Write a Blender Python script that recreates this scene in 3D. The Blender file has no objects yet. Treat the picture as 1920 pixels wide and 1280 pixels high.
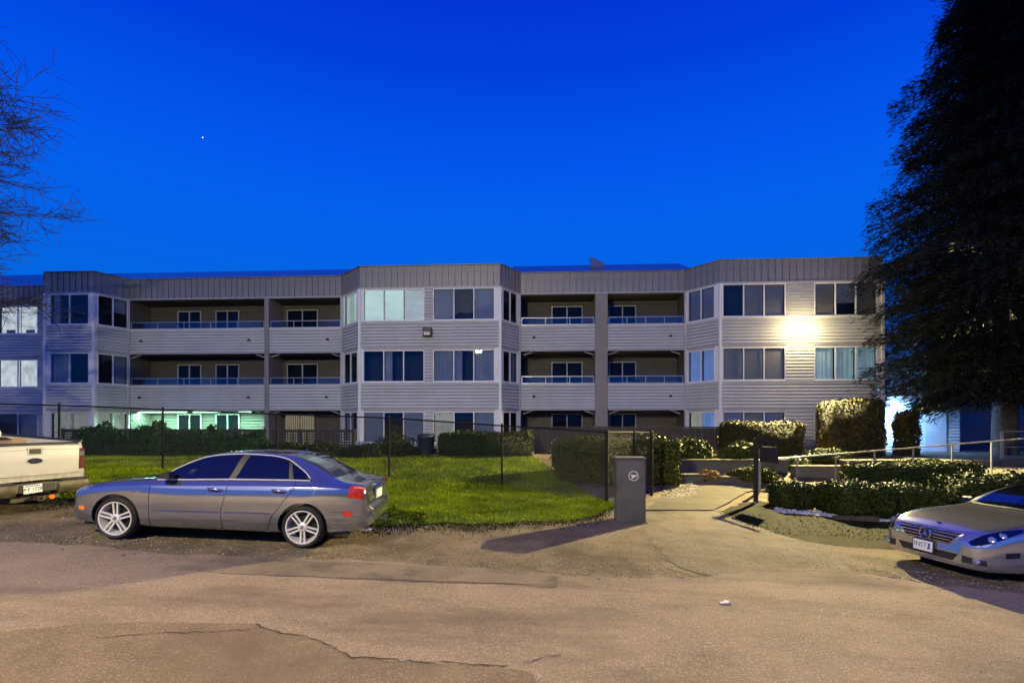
import bpy, math, random
import numpy as np
from mathutils import Matrix, Vector

random.seed(7)
rng = np.random.default_rng(11)
SC = bpy.context.scene
COL = SC.collection
R = math.radians

# ------------------------------------------------------------------ camera
F_PX, CX, CY, CAM_H = 1000.0, 960.0, 790.0, 1.82
cam_d = bpy.data.cameras.new('camera')
cam_d.sensor_width = 36.0
cam_d.lens = 36.0 * F_PX / 1920.0
cam_d.shift_y = (CY - 640.0) / 1920.0
cam_d.clip_start = 0.05
cam_d.clip_end = 3000
cam = bpy.data.objects.new('camera', cam_d)
cam.location = (0, 0, CAM_H)
cam.rotation_euler = (R(90), 0, 0)
COL.objects.link(cam)
SC.camera = cam

# ------------------------------------------------------------------ sky (blue hour)
world = bpy.data.worlds.new('World')
SC.world = world
world.use_nodes = True
wn, wl = world.node_tree.nodes, world.node_tree.links
wn.clear()
w_out = wn.new('ShaderNodeOutputWorld')
w_bg = wn.new('ShaderNodeBackground')
w_tc = wn.new('ShaderNodeTexCoord')
w_sep = wn.new('ShaderNodeSeparateXYZ')
w_ramp = wn.new('ShaderNodeValToRGB')
SKY_STOPS = [(0.0, (0.000, 0.140, 0.70)), (0.22, (0.000, 0.130, 0.75)), (0.30, (0.000, 0.122, 0.80)), (0.37, (0.000, 0.112, 0.85)),
             (0.46, (0.000, 0.084, 0.82)), (0.55, (0.000, 0.050, 0.73)), (0.63, (0.000, 0.032, 0.64)), (0.8, (0.000, 0.022, 0.52)), (1.0, (0.000, 0.018, 0.44))]
el = w_ramp.color_ramp.elements
el[0].position, el[0].color = SKY_STOPS[0][0], (*SKY_STOPS[0][1], 1)
el[1].position, el[1].color = SKY_STOPS[-1][0], (*SKY_STOPS[-1][1], 1)
for p_, c_ in SKY_STOPS[1:-1]:
    e_ = el.new(p_); e_.color = (*c_, 1)
# a dusk NISHITA sky, sun just under the horizon behind the camera, adds its own faint variation
w_sky = wn.new('ShaderNodeTexSky')
w_sky.sky_type = 'NISHITA'
w_sky.sun_disc = False
w_sky.sun_elevation = R(-4)
w_sky.sun_rotation = R(190)
w_mix = wn.new('ShaderNodeMix'); w_mix.data_type = 'RGBA'; w_mix.blend_type = 'ADD'
w_mix.inputs[0].default_value = 0.06
wl.new(w_tc.outputs['Generated'], w_sep.inputs[0])
wl.new(w_sep.outputs['Z'], w_ramp.inputs[0])
wl.new(w_ramp.outputs[0], w_mix.inputs[6])
wl.new(w_sky.outputs[0], w_mix.inputs[7])
wl.new(w_mix.outputs[2], w_bg.inputs[0])
w_bg.inputs[1].default_value = 1.0
wl.new(w_bg.outputs[0], w_out.inputs[0])

# ------------------------------------------------------------------ soft dusk glow from behind the camera
sun_d = bpy.data.lights.new('dusk_glow', 'SUN')
sun_d.energy = 0.16
sun_d.angle = R(35)
sun_d.color = (1.0, 0.90, 0.66)
sun = bpy.data.objects.new('dusk_glow', sun_d)
sun.rotation_euler = (R(62), 0, R(-18))
sun.location = (0, -20, 20)
COL.objects.link(sun)

vs = SC.view_settings
vs.view_transform = 'Standard'; vs.look = 'None'; vs.exposure = 0.0; vs.gamma = 1.0
vs.use_curve_mapping = False
SC.render.engine = 'CYCLES'
SC.cycles.use_denoising = True
SC.cycles.max_bounces = 6
SC.cycles.diffuse_bounces = 2
SC.cycles.glossy_bounces = 3
SC.cycles.transparent_max_bounces = 10
SC.cycles.sample_clamp_indirect = 4.0
SC.cycles.caustics_reflective = False
SC.cycles.caustics_refractive = False

# ------------------------------------------------------------------ helpers
def W(px, py, Y):
    s = F_PX / Y
    return Vector(((px - CX) / s, Y, CAM_H - (py - CY) / s))

def sstep(a, b, x):
    t = np.clip((x - a) / (b - a), 0, 1)
    return t * t * (3 - 2 * t)

def plane_z(X):
    return np.clip(-0.047 * (X + 2.9), -0.85, 0.62)

def G(X, Y):
    X = np.asarray(X, float); Y = np.asarray(Y, float)
    p = plane_z(X)
    t = sstep(14.2, 20.3, Y)
    return p * (1 - t) + 0.52 * t

def gz(X, Y):
    return float(G(X, Y))

def GP(px, py):
    """the point of the ground seen at a place in the photograph"""
    lo, hi = 2.0, 60.0
    for _ in range(60):
        m = (lo + hi) / 2
        p = W(px, py, m)
        if p.z > gz(p.x, p.y): lo = m
        else: hi = m
    return W(px, py, (lo + hi) / 2)

def tag(o, label=None, cat=None, group=None, kind=None):
    if label: o['label'] = label
    if cat: o['category'] = cat
    if group: o['group'] = group
    if kind: o['kind'] = kind
    return o

def empty(name, loc=(0, 0, 0), rz=0.0, parent=None):
    o = bpy.data.objects.new(name, None)
    o.location = loc; o.rotation_euler = (0, 0, rz)
    o.empty_display_size = 0.2
    COL.objects.link(o)
    if parent: o.parent = parent
    return o

class MB:
    def __init__(self):
        self.v, self.f, self.mi, self.mats = [], [], [], []
    def m(self, mat):
        if mat not in self.mats: self.mats.append(mat)
        return self.mats.index(mat)
    def poly(self, pts, faces, mat):
        b = len(self.v); k = self.m(mat)
        self.v += [tuple(p) for p in pts]
        for f in faces:
            self.f.append(tuple(b + i for i in f)); self.mi.append(k)
        return self
    def box(self, x0, x1, y0, y1, z0, z1, mat):
        return self.poly([(x0, y0, z0), (x1, y0, z0), (x1, y1, z0), (x0, y1, z0), (x0, y0, z1), (x1, y0, z1), (x1, y1, z1), (x0, y1, z1)],
                  [(0, 3, 2, 1), (4, 5, 6, 7), (0, 1, 5, 4), (1, 2, 6, 5), (2, 3, 7, 6), (3, 0, 4, 7)], mat)
    def cbox(self, x0, x1, y0, y1, z0, z1, mat, c=0.01):
        """box with chamfered edges"""
        pts, idx = [], {}
        X, Y, Z = (x0, x1), (y0, y1), (z0, z1)
        for i in (0, 1):
            for j in (0, 1):
                for k in (0, 1):
                    sx, sy, sz = (c, -c)[i], (c, -c)[j], (c, -c)[k]
                    idx[i, j, k, 'x'] = len(pts); pts.append((X[i], Y[j] + sy, Z[k] + sz))
                    idx[i, j, k, 'y'] = len(pts); pts.append((X[i] + sx, Y[j], Z[k] + sz))
                    idx[i, j, k, 'z'] = len(pts); pts.append((X[i] + sx, Y[j] + sy, Z[k]))
        fs = []
        for i in (0, 1):
            a = [idx[i, 0, 0, 'x'], idx[i, 1, 0, 'x'], idx[i, 1, 1, 'x'], idx[i, 0, 1, 'x']]; fs.append(a if i else a[::-1])
            a = [idx[0, i, 0, 'y'], idx[0, i, 1, 'y'], idx[1, i, 1, 'y'], idx[1, i, 0, 'y']]; fs.append(a if i else a[::-1])
            a = [idx[0, 0, i, 'z'], idx[1, 0, i, 'z'], idx[1, 1, i, 'z'], idx[0, 1, i, 'z']]; fs.append(a if i else a[::-1])
        for a in (0, 1):
            for b in (0, 1):
                fs.append([idx[a, b, 0, 'x'], idx[a, b, 1, 'x'], idx[a, b, 1, 'y'], idx[a, b, 0, 'y']])
                fs.append([idx[a, 0, b, 'x'], idx[a, 1, b, 'x'], idx[a, 1, b, 'z'], idx[a, 0, b, 'z']])
                fs.append([idx[0, a, b, 'y'], idx[1, a, b, 'y'], idx[1, a, b, 'z'], idx[0, a, b, 'z']])
        for i in (0, 1):
            for j in (0, 1):
                for k in (0, 1):
                    fs.append([idx[i, j, k, 'x'], idx[i, j, k, 'y'], idx[i, j, k, 'z']])
        return self.poly(pts, fs, mat)
    def prism(self, pts2, z0, z1, mat):
        n = len(pts2)
        p = [(a, b, z0) for a, b in pts2] + [(a, b, z1) for a, b in pts2]
        fs = [tuple(range(n))[::-1], tuple(range(n, 2 * n))] + [(i, (i + 1) % n, n + (i + 1) % n, n + i) for i in range(n)]
        return self.poly(p, fs, mat)
    def tube(self, path, r, mat, n=8, cap=True):
        path = [Vector(p) for p in path]
        rs = r if isinstance(r, (list, tuple)) else [r] * len(path)
        pts, fs = [], []
        up = Vector((0, 0, 1))
        prev = None
        for i, p in enumerate(path):
            d = (path[min(i + 1, len(path) - 1)] - path[max(i - 1, 0)])
            d = d.normalized() if d.length > 1e-9 else Vector((0, 0, 1))
            a = prev if prev is not None else (up if abs(d.z) < 0.9 else Vector((1, 0, 0)))
            x = (a - d * a.dot(d))
            x = x.normalized() if x.length > 1e-6 else d.orthogonal().normalized()
            prev = x
            y = d.cross(x)
            for k in range(n):
                t = 2 * math.pi * k / n
                pts.append(p + (x * math.cos(t) + y * math.sin(t)) * rs[i])
        for i in range(len(path) - 1):
            for k in range(n):
                k2 = (k + 1) % n
                fs.append((i * n + k, i * n + k2, (i + 1) * n + k2, (i + 1) * n + k))
        if cap:
            fs.append(tuple(range(n))[::-1]); fs.append(tuple((len(path) - 1) * n + k for k in range(n)))
        return self.poly(pts, fs, mat)
    def lathe(self, prof, mat, n=32, axis='y', c=(0, 0, 0)):
        """prof: (radius, offset along the axis) pairs"""
        pts, fs = [], []
        for r_, h_ in prof:
            for k in range(n):
                t = 2 * math.pi * k / n
                a, b = r_ * math.cos(t), r_ * math.sin(t)
                q = (a, h_, b) if axis == 'y' else ((a, b, h_) if axis == 'z' else (h_, a, b))
                pts.append((q[0] + c[0], q[1] + c[1], q[2] + c[2]))
        for i in range(len(prof) - 1):
            for k in range(n):
                k2 = (k + 1) % n
                fs.append((i * n + k, i * n + k2, (i + 1) * n + k2, (i + 1) * n + k))
        return self.poly(pts, fs, mat)
    def build(self, name, parent=None, loc=None, rz=None, smooth=None):
        me = bpy.data.meshes.new(name)
        me.from_pydata(self.v, [], self.f)
        for m_ in self.mats: me.materials.append(m_)
        if len(self.mats) > 1: me.polygons.foreach_set('material_index', self.mi)
        if smooth is not None: shade(me, smooth)
        me.update()
        o = bpy.data.objects.new(name, me)
        if loc is not None: o.location = loc
        if rz is not None: o.rotation_euler = (0, 0, rz)
        COL.objects.link(o)
        if parent: o.parent = parent
        return o

def shade(me, deg):
    me.polygons.foreach_set('use_smooth', [True] * len(me.polygons))
    if deg < 180: me.set_sharp_from_angle(angle=R(deg))

def np_mesh(name, verts, faces, mat, parent=None, smooth=False):
    """verts (n,3), faces (m,k) numpy arrays"""
    me = bpy.data.meshes.new(name)
    verts = np.ascontiguousarray(verts, np.float32); faces = np.ascontiguousarray(faces, np.int32)
    k = faces.shape[1]
    me.vertices.add(len(verts)); me.vertices.foreach_set('co', verts.ravel())
    me.loops.add(faces.size); me.loops.foreach_set('vertex_index', faces.ravel())
    me.polygons.add(len(faces)); me.polygons.foreach_set('loop_start', np.arange(0, faces.size, k, dtype=np.int32))
    if smooth: me.polygons.foreach_set('use_smooth', np.ones(len(faces), bool))
    me.update(calc_edges=True)
    me.materials.append(mat)
    o = bpy.data.objects.new(name, me)
    COL.objects.link(o)
    if parent: o.parent = parent
    return o

def text_mesh(name, body, size, mat, parent, loc, rot, extrude=0.001, shear=0.0, align='CENTER'):
    cu = bpy.data.curves.new(name, 'FONT')
    cu.body = body; cu.size = size; cu.extrude = extrude; cu.shear = shear
    cu.align_x = align; cu.align_y = 'CENTER'
    tmp = bpy.data.objects.new(name + '_tmp', cu)
    COL.objects.link(tmp)
    dg = bpy.context.evaluated_depsgraph_get()
    me = bpy.data.meshes.new_from_object(tmp.evaluated_get(dg))
    bpy.data.objects.remove(tmp); bpy.data.curves.remove(cu)
    me.materials.clear(); me.materials.append(mat)
    o = bpy.data.objects.new(name, me)
    o.location = loc; o.rotation_euler = rot
    COL.objects.link(o)
    o.parent = parent
    o['kind'] = 'stuff'
    return o

# ------------------------------------------------------------------ materials
def new_mat(name):
    m_ = bpy.data.materials.new(name); m_.use_nodes = True
    nt = m_.node_tree
    return m_, nt, nt.nodes['Principled BSDF']

def mat(name, col, rough=0.6, metal=0.0, var=0.12, vscale=6.0, bump=0.0, bscale=40.0, spec=0.5, coat=0.0, emit=None, estr=0.0, island=0.0, detail=4.0, coords='Object', stain=None, stain_scale=1.5):
    m_, nt, b = new_mat(name)
    n, l = nt.nodes, nt.links
    b.inputs['Roughness'].default_value = rough
    b.inputs['Metallic'].default_value = metal
    b.inputs['Specular IOR Level'].default_value = spec
    b.inputs['Coat Weight'].default_value = coat
    b.inputs['Coat Roughness'].default_value = 0.05
    tc = n.new('ShaderNodeTexCoord')
    no = n.new('ShaderNodeTexNoise'); no.inputs['Scale'].default_value = vscale; no.inputs['Detail'].default_value = detail
    l.new(tc.outputs[coords], no.inputs['Vector'])
    rp = n.new('ShaderNodeValToRGB')
    lo = [max(0, c * (1 - var)) for c in col]; hi = [min(1, c * (1 + var)) for c in col]
    rp.color_ramp.elements[0].position = 0.3; rp.color_ramp.elements[0].color = (*lo, 1)
    rp.color_ramp.elements[1].position = 0.7; rp.color_ramp.elements[1].color = (*hi, 1)
    l.new(no.outputs['Fac'], rp.inputs[0])
    last = rp.outputs[0]
    if stain:
        n2 = n.new('ShaderNodeTexNoise'); n2.inputs['Scale'].default_value = stain_scale; n2.inputs['Detail'].default_value = 6
        l.new(tc.outputs[coords], n2.inputs['Vector'])
        r2 = n.new('ShaderNodeValToRGB'); r2.color_ramp.elements[0].position = 0.48; r2.color_ramp.elements[1].position = 0.68
        l.new(n2.outputs['Fac'], r2.inputs[0])
        mx = n.new('ShaderNodeMix'); mx.data_type = 'RGBA'
        l.new(r2.outputs[0], mx.inputs[0]); l.new(last, mx.inputs[6]); mx.inputs[7].default_value = (*stain, 1)
        last = mx.outputs[2]
    if island > 0:
        ge = n.new('ShaderNodeNewGeometry')
        mr = n.new('ShaderNodeMapRange'); mr.inputs[3].default_value = 1 - island; mr.inputs[4].default_value = 1 + island
        l.new(ge.outputs['Random Per Island'], mr.inputs[0])
        hs = n.new('ShaderNodeHueSaturation'); l.new(mr.outputs[0], hs.inputs['Value']); l.new(last, hs.inputs['Color'])
        last = hs.outputs[0]
    l.new(last, b.inputs['Base Color'])
    if bump > 0:
        nb = n.new('ShaderNodeTexNoise'); nb.inputs['Scale'].default_value = bscale; nb.inputs['Detail'].default_value = 5
        l.new(tc.outputs[coords], nb.inputs['Vector'])
        bp = n.new('ShaderNodeBump'); bp.inputs['Strength'].default_value = bump; bp.inputs['Distance'].default_value = 0.02
        l.new(nb.outputs['Fac'], bp.inputs['Height']); l.new(bp.outputs[0], b.inputs['Normal'])
    if emit:
        b.inputs['Emission Color'].default_value = (*emit, 1); b.inputs['Emission Strength'].default_value = estr
    return m_

def glass_mat(name, tint=(0.75, 0.8, 0.85), boost=0.8, rough=0.01, wav=0.02):
    m_ = bpy.data.materials.new(name); m_.use_nodes = True
    n, l = m_.node_tree.nodes, m_.node_tree.links
    n.clear()
    out = n.new('ShaderNodeOutputMaterial'); mx = n.new('ShaderNodeMixShader')
    tr = n.new('ShaderNodeBsdfTransparent'); tr.inputs[0].default_value = (*tint, 1)
    gl = n.new('ShaderNodeBsdfGlossy'); gl.inputs['Roughness'].default_value = rough; gl.inputs[0].default_value = (0.95, 0.97, 1, 1)
    fr = n.new('ShaderNodeLayerWeight')      # Schlick: works from either face of the thin pane
    pw = n.new('ShaderNodeMath'); pw.operation = 'POWER'; pw.inputs[1].default_value = 5.0
    mu = n.new('ShaderNodeMath'); mu.operation = 'MULTIPLY_ADD'; mu.use_clamp = True; mu.inputs[1].default_value = 0.9; mu.inputs[2].default_value = 0.04 * boost
    l.new(fr.outputs['Facing'], pw.inputs[0])
    tc = n.new('ShaderNodeTexCoord'); no = n.new('ShaderNodeTexNoise'); no.inputs['Scale'].default_value = 1.3
    bp = n.new('ShaderNodeBump'); bp.inputs['Strength'].default_value = wav; bp.inputs['Distance'].default_value = 0.2
    l.new(tc.outputs['Object'], no.inputs['Vector']); l.new(no.outputs['Fac'], bp.inputs['Height'])
    l.new(bp.outputs[0], gl.inputs['Normal'])
    l.new(pw.outputs[0], mu.inputs[0]); l.new(mu.outputs[0], mx.inputs[0])
    l.new(tr.outputs[0], mx.inputs[1]); l.new(gl.outputs[0], mx.inputs[2]); l.new(mx.outputs[0], out.inputs[0])
    return m_

def paint_mat(name, col, flake=0.35, rough=0.32, metal=0.55, coat=1.0, dirt=None):
    m_, nt, b = new_mat(name)
    n, l = nt.nodes, nt.links
    b.inputs['Metallic'].default_value = metal; b.inputs['Roughness'].default_value = rough
    b.inputs['Coat Weight'].default_value = coat; b.inputs['Coat Roughness'].default_value = 0.04
    tc = n.new('ShaderNodeTexCoord')
    no = n.new('ShaderNodeTexNoise'); no.inputs['Scale'].default_value = 3.0; no.inputs['Detail'].default_value = 8
    l.new(tc.outputs['Object'], no.inputs['Vector'])
    rp = n.new('ShaderNodeValToRGB')
    rp.color_ramp.elements[0].position = 0.3; rp.color_ramp.elements[1].position = 0.75
    rp.color_ramp.elements[0].color = (*[c * 0.93 for c in col], 1); rp.color_ramp.elements[1].color = (*col, 1)
    l.new(no.outputs['Fac'], rp.inputs[0])
    last = rp.outputs[0]
    if dirt:
        se = n.new('ShaderNodeSeparateXYZ'); l.new(tc.outputs['Object'], se.inputs[0])
        mr = n.new('ShaderNodeMapRange'); mr.inputs[1].default_value = dirt[1]; mr.inputs[2].default_value = dirt[2]; mr.inputs[3].default_value = 1.0; mr.inputs[4].default_value = 0.0
        l.new(se.outputs['Z'], mr.inputs[0])
        n3 = n.new('ShaderNodeTexNoise'); n3.inputs['Scale'].default_value = 9; n3.inputs['Detail'].default_value = 7
        l.new(tc.outputs['Object'], n3.inputs['Vector'])
        r3 = n.new('ShaderNodeValToRGB'); r3.color_ramp.elements[0].position = 0.42; r3.color_ramp.elements[1].position = 0.62
        l.new(n3.outputs['Fac'], r3.inputs[0])
        mm = n.new('ShaderNodeMath'); mm.operation = 'MULTIPLY'; l.new(mr.outputs[0], mm.inputs[0]); l.new(r3.outputs[0], mm.inputs[1])
        mx = n.new('ShaderNodeMix'); mx.data_type = 'RGBA'; l.new(mm.outputs[0], mx.inputs[0]); l.new(last, mx.inputs[6]); mx.inputs[7].default_value = (*dirt[0], 1)
        last = mx.outputs[2]
    l.new(last, b.inputs['Base Color'])
    return m_

M = {}
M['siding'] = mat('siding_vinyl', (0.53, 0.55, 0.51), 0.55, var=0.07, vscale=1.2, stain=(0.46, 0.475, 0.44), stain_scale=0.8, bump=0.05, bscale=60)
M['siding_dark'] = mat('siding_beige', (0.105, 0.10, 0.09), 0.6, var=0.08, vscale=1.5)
M['siding_gap'] = mat('siding_channel', (0.38, 0.39, 0.36), 0.7, var=0.1)
M['stucco'] = mat('pier_panel', (0.24, 0.225, 0.205), 0.7, var=0.08, vscale=2, bump=0.1, bscale=120)
M['parapet'] = mat('parapet_metal', (0.235, 0.235, 0.225), 0.45, metal=0.15, var=0.10, vscale=2.5, stain=(0.185, 0.185, 0.175), stain_scale=1.0)
M['roof'] = mat('roof_metal', (0.20, 0.21, 0.24), 0.25, metal=0.6, var=0.05)
M['trim'] = mat('white_trim', (0.74, 0.75, 0.73), 0.5, var=0.05, vscale=3)
M['trim_grey'] = mat('grey_trim', (0.42, 0.42, 0.43), 0.5, var=0.06)
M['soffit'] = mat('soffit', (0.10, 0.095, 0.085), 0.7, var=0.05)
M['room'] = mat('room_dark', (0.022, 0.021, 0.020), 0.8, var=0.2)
M['glass'] = glass_mat('window_glass')
M['door_glass'] = glass_mat('door_glass', (0.6, 0.65, 0.7), 0.32)
M['guard_glass'] = glass_mat('guard_glass', (0.7, 0.78, 0.85), 1.6)
M['blind_grey'] = mat('blind_grey', (0.50, 0.51, 0.54), 0.8, var=0.08, vscale=3)
M['blind_tan'] = mat('blind_tan', (0.56, 0.46, 0.31), 0.8, var=0.08, vscale=3)
M['curtain_grey'] = mat('curtain_grey', (0.48, 0.48, 0.50), 0.85, var=0.12, vscale=2)
M['metal_black'] = mat('metal_black', (0.015, 0.015, 0.016), 0.45, var=0.2, vscale=20)
M['metal_rail'] = mat('aluminium_rail', (0.45, 0.45, 0.46), 0.35, metal=0.7, var=0.05)
def lit(name, col, s, var=0.25, vscale=1.5):
    m_, nt, b = new_mat(name)
    n, l = nt.nodes, nt.links
    b.inputs['Base Color'].default_value = (0.5, 0.5, 0.5, 1); b.inputs['Roughness'].default_value = 0.8
    tc = n.new('ShaderNodeTexCoord'); no = n.new('ShaderNodeTexNoise'); no.inputs['Scale'].default_value = vscale; no.inputs['Detail'].default_value = 3
    l.new(tc.outputs['Object'], no.inputs['Vector'])
    mr = n.new('ShaderNodeMapRange'); mr.inputs[1].default_value = 0.3; mr.inputs[2].default_value = 0.7; mr.inputs[3].default_value = s * (1 - var); mr.inputs[4].default_value = s * (1 + var)
    l.new(no.outputs['Fac'], mr.inputs[0])
    b.inputs['Emission Color'].default_value = (*col, 1)
    l.new(mr.outputs[0], b.inputs['Emission Strength'])
    return m_
M['lit_green'] = lit('lit_blind_green', (0.74, 0.94, 0.74), 0.95, 0.15)
M['lit_green2'] = lit('lit_blind_pale', (0.80, 0.88, 0.78), 0.62, 0.2)
M['lit_white'] = lit('lit_room_white', (0.95, 0.92, 0.80), 0.85, 0.3, 3)
M['lit_yellow'] = lit('lit_frosted_yellow', (0.80, 0.72, 0.40), 0.36, 0.45, 9)
M['lit_teal'] = lit('lit_curtain_teal', (0.40, 0.70, 0.74), 0.30, 0.3, 3)
M['lit_blue'] = lit('lit_curtain_blue', (0.16, 0.36, 0.95), 0.42, 0.3, 3)
M['lit_warm'] = lit('lit_blind_warm', (1.0, 0.72, 0.34), 0.75, 0.2)
M['asphalt'] = None

# ------------------------------------------------------------------ ground materials
def rough_ground(name, base, dark, speck, scale, rough=0.85, bump=0.5, stain=None, stain_scale=0.35, fine=160.0, stretch=(1, 1, 1)):
    m_, nt, b = new_mat(name)
    n, l = nt.nodes, nt.links
    b.inputs['Roughness'].default_value = rough
    b.inputs['Specular IOR Level'].default_value = 0.04
    tc = n.new('ShaderNodeTexCoord')
    def noise(s, d=6, r_=0.6):
        q = n.new('ShaderNodeTexNoise'); q.inputs['Scale'].default_value = s; q.inputs['Detail'].default_value = d; q.inputs['Roughness'].default_value = r_
        l.new(tc.outputs['Object'], q.inputs['Vector']); return q
    a = noise(scale, 8)
    r1 = n.new('ShaderNodeValToRGB'); r1.color_ramp.elements[0].position = 0.32; r1.color_ramp.elements[1].position = 0.68
    r1.color_ramp.elements[0].color = (*dark, 1); r1.color_ramp.elements[1].color = (*base, 1)
    l.new(a.outputs['Fac'], r1.inputs[0])
    vo = n.new('ShaderNodeTexVoronoi'); vo.inputs['Scale'].default_value = fine
    l.new(tc.outputs['Object'], vo.inputs['Vector'])
    r2 = n.new('ShaderNodeValToRGB'); r2.color_ramp.elements[0].position = 0.62; r2.color_ramp.elements[1].position = 0.95
    sp = n.new('ShaderNodeSeparateColor'); l.new(vo.outputs['Color'], sp.inputs[0]); l.new(sp.outputs[0], r2.inputs[0])
    mx = n.new('ShaderNodeMix'); mx.data_type = 'RGBA'
    mu = n.new('ShaderNodeMath'); mu.operation = 'MULTIPLY'; mu.inputs[1].default_value = 0.75; l.new(r2.outputs[0], mu.inputs[0])
    l.new(mu.outputs[0], mx.inputs[0]); l.new(r1.outputs[0], mx.inputs[6]); mx.inputs[7].default_value = (*speck, 1)
    last = mx.outputs[2]
    if stain:
        st = noise(stain_scale, 8, 0.66)
        mp = n.new('ShaderNodeMapping'); mp.inputs['Scale'].default_value = stretch; l.new(tc.outputs['Object'], mp.inputs[0]); l.new(mp.outputs[0], st.inputs['Vector'])
        r3 = n.new('ShaderNodeValToRGB'); r3.color_ramp.elements[0].position = 0.47; r3.color_ramp.elements[1].position = 0.66
        l.new(st.outputs['Fac'], r3.inputs[0])
        m2 = n.new('ShaderNodeMix'); m2.data_type = 'RGBA'; l.new(r3.outputs[0], m2.inputs[0]); l.new(last, m2.inputs[6]); m2.inputs[7].default_value = (*stain, 1)
        last = m2.outputs[2]
    l.new(last, b.inputs['Base Color'])
    nb = noise(70, 6); bp = n.new('ShaderNodeBump'); bp.inputs['Strength'].default_value = bump; bp.inputs['Distance'].default_value = 0.03
    ad = n.new('ShaderNodeMath'); ad.operation = 'ADD'; l.new(nb.outputs['Fac'], ad.inputs[0]); l.new(sp.outputs[0], ad.inputs[1])
    l.new(ad.outputs[0], bp.inputs['Height']); l.new(bp.outputs[0], b.inputs['Normal'])
    return m_

M['dirt'] = rough_ground('dirt_gravel', (0.250, 0.193, 0.128), (0.125, 0.098, 0.065), (0.31, 0.25, 0.18), 1.6, bump=0.8, stain=(0.105, 0.086, 0.058), stain_scale=0.7, fine=60)
M['asphalt'] = rough_ground('worn_asphalt', (0.280, 0.214, 0.156), (0.200, 0.154, 0.115), (0.43, 0.33, 0.245), 1.1, bump=0.5, stain=(0.130, 0.100, 0.078), stain_scale=0.55, fine=85, stretch=(0.45, 1.3, 1))
M['asphalt2'] = rough_ground('patched_asphalt', (0.250, 0.196, 0.150), (0.170, 0.136, 0.106), (0.30, 0.25, 0.19), 2.2, bump=0.7, stain=(0.10, 0.086, 0.070), stain_scale=0.9, fine=75)
M['asphalt3'] = rough_ground('coarse_asphalt', (0.268, 0.203, 0.146), (0.190, 0.146, 0.108), (0.44, 0.33, 0.24), 3.0, bump=1.0, stain=(0.200, 0.150, 0.110), stain_scale=0.6, fine=95)
M['concrete'] = rough_ground('path_concrete', (0.125, 0.110, 0.080), (0.088, 0.078, 0.057), (0.135, 0.12, 0.092), 1.5, bump=0.25, stain=(0.085, 0.076, 0.056), stain_scale=0.9, fine=120)
M['soil'] = rough_ground('lawn_soil', (0.09, 0.14, 0.008), (0.045, 0.07, 0.008), (0.07, 0.085, 0.02), 2.5, bump=0.6, fine=40)
M['apron'] = rough_ground('apron_concrete', (0.240, 0.200, 0.145), (0.150, 0.125, 0.090), (0.30, 0.25, 0.19), 2.2, bump=0.8, stain=(0.130, 0.105, 0.072), stain_scale=0.9, fine=70)
M['crack'] = mat('crack_dark', (0.025, 0.022, 0.02), 0.95, var=0.3)
M['wall_conc'] = mat('retaining_concrete', (0.10, 0.092, 0.07), 0.85, var=0.2, vscale=2.5, bump=0.4, bscale=50, stain=(0.06, 0.055, 0.038), stain_scale=1.2)

def grid_sheet(name, xs, ys, zf, mat_, mask=None):
    Xg, Yg = np.meshgrid(xs, ys, indexing='ij')
    Zg = zf(Xg, Yg)
    v = np.stack([Xg, Yg, Zg], -1).reshape(-1, 3)
    nx, ny = len(xs), len(ys)
    i = np.arange(nx - 1)[:, None] * ny + np.arange(ny - 1)[None, :]
    f = np.stack([i, i + ny, i + ny + 1, i + 1], -1).reshape(-1, 4)
    return np_mesh(name, v, f, mat_, smooth=True)

def spaced(a, b, d): return list(np.arange(a, b, d))
gx = [-700, -300, -120, -60, -40, -30] + spaced(-24, 24, 0.4) + [24, 30, 40, 60, 120, 300, 700]
gy = [-300, -100, -40, -20] + spaced(-12, 2, 1.0) + spaced(2, 24, 0.4) + [24, 28, 34, 45, 70, 120, 300, 900]
bumpz = lambda X, Y: 0.004 * np.sin(X * 2.3 + 1.1 * np.sin(Y * 1.7)) * np.sin(Y * 2.9) * sstep(6.6, 7.2, Y)
tag(grid_sheet('ground', gx, gy, lambda X, Y: G(X, Y) + bumpz(X, Y) - 0.006, M['dirt']), 'brown dirt and gravel ground beside the road', kind='structure')

# ---- road: worn asphalt sheet with a ragged far edge
edge_px = [(-900, 1000), (-300, 1008), (0, 1016), (200, 1024), (320, 1040), (480, 1043), (700, 1052), (900, 1066), (1050, 1078), (1200, 1083), (1330, 1082), (1450, 1062), (1600, 1072), (1720, 1092), (1920, 1112), (2400, 1125)]
ep = [GP(*p) for p in edge_px]
e_x = np.array([p.x for p in ep]); e_y = np.array([p.y for p in ep])
e_x[0] -= 12; e_x[-1] += 30
def road_edge(X):
    return np.interp(X, e_x, e_y) + 0.05 * np.sin(X * 5.1) * np.sin(X * 2.3 + 1) + 0.03 * np.sin(X * 13.7)
rx = np.array([-300, -120, -60, -30] + spaced(-22, 22, 0.12) + [22, 30, 60, 120, 300.0])
rt = np.concatenate([np.linspace(0, 0.5, 6), np.linspace(0.55, 1, 50)])
Yr = -14 + (road_edge(rx)[:, None] + 14) * rt[None, :]
Xr = np.repeat(rx[:, None], len(rt), 1)
v = np.stack([Xr, Yr, G(Xr, Yr) + 0.004], -1).reshape(-1, 3)
i_ = np.arange(len(rx) - 1)[:, None] * len(rt) + np.arange(len(rt) - 1)[None, :]
fc = np.stack([i_, i_ + len(rt), i_ + len(rt) + 1, i_ + 1], -1).reshape(-1, 4)
road = tag(np_mesh('road', v, fc, M['asphalt'], smooth=True), 'worn grey brown asphalt road in the foreground', kind='structure')

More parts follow.
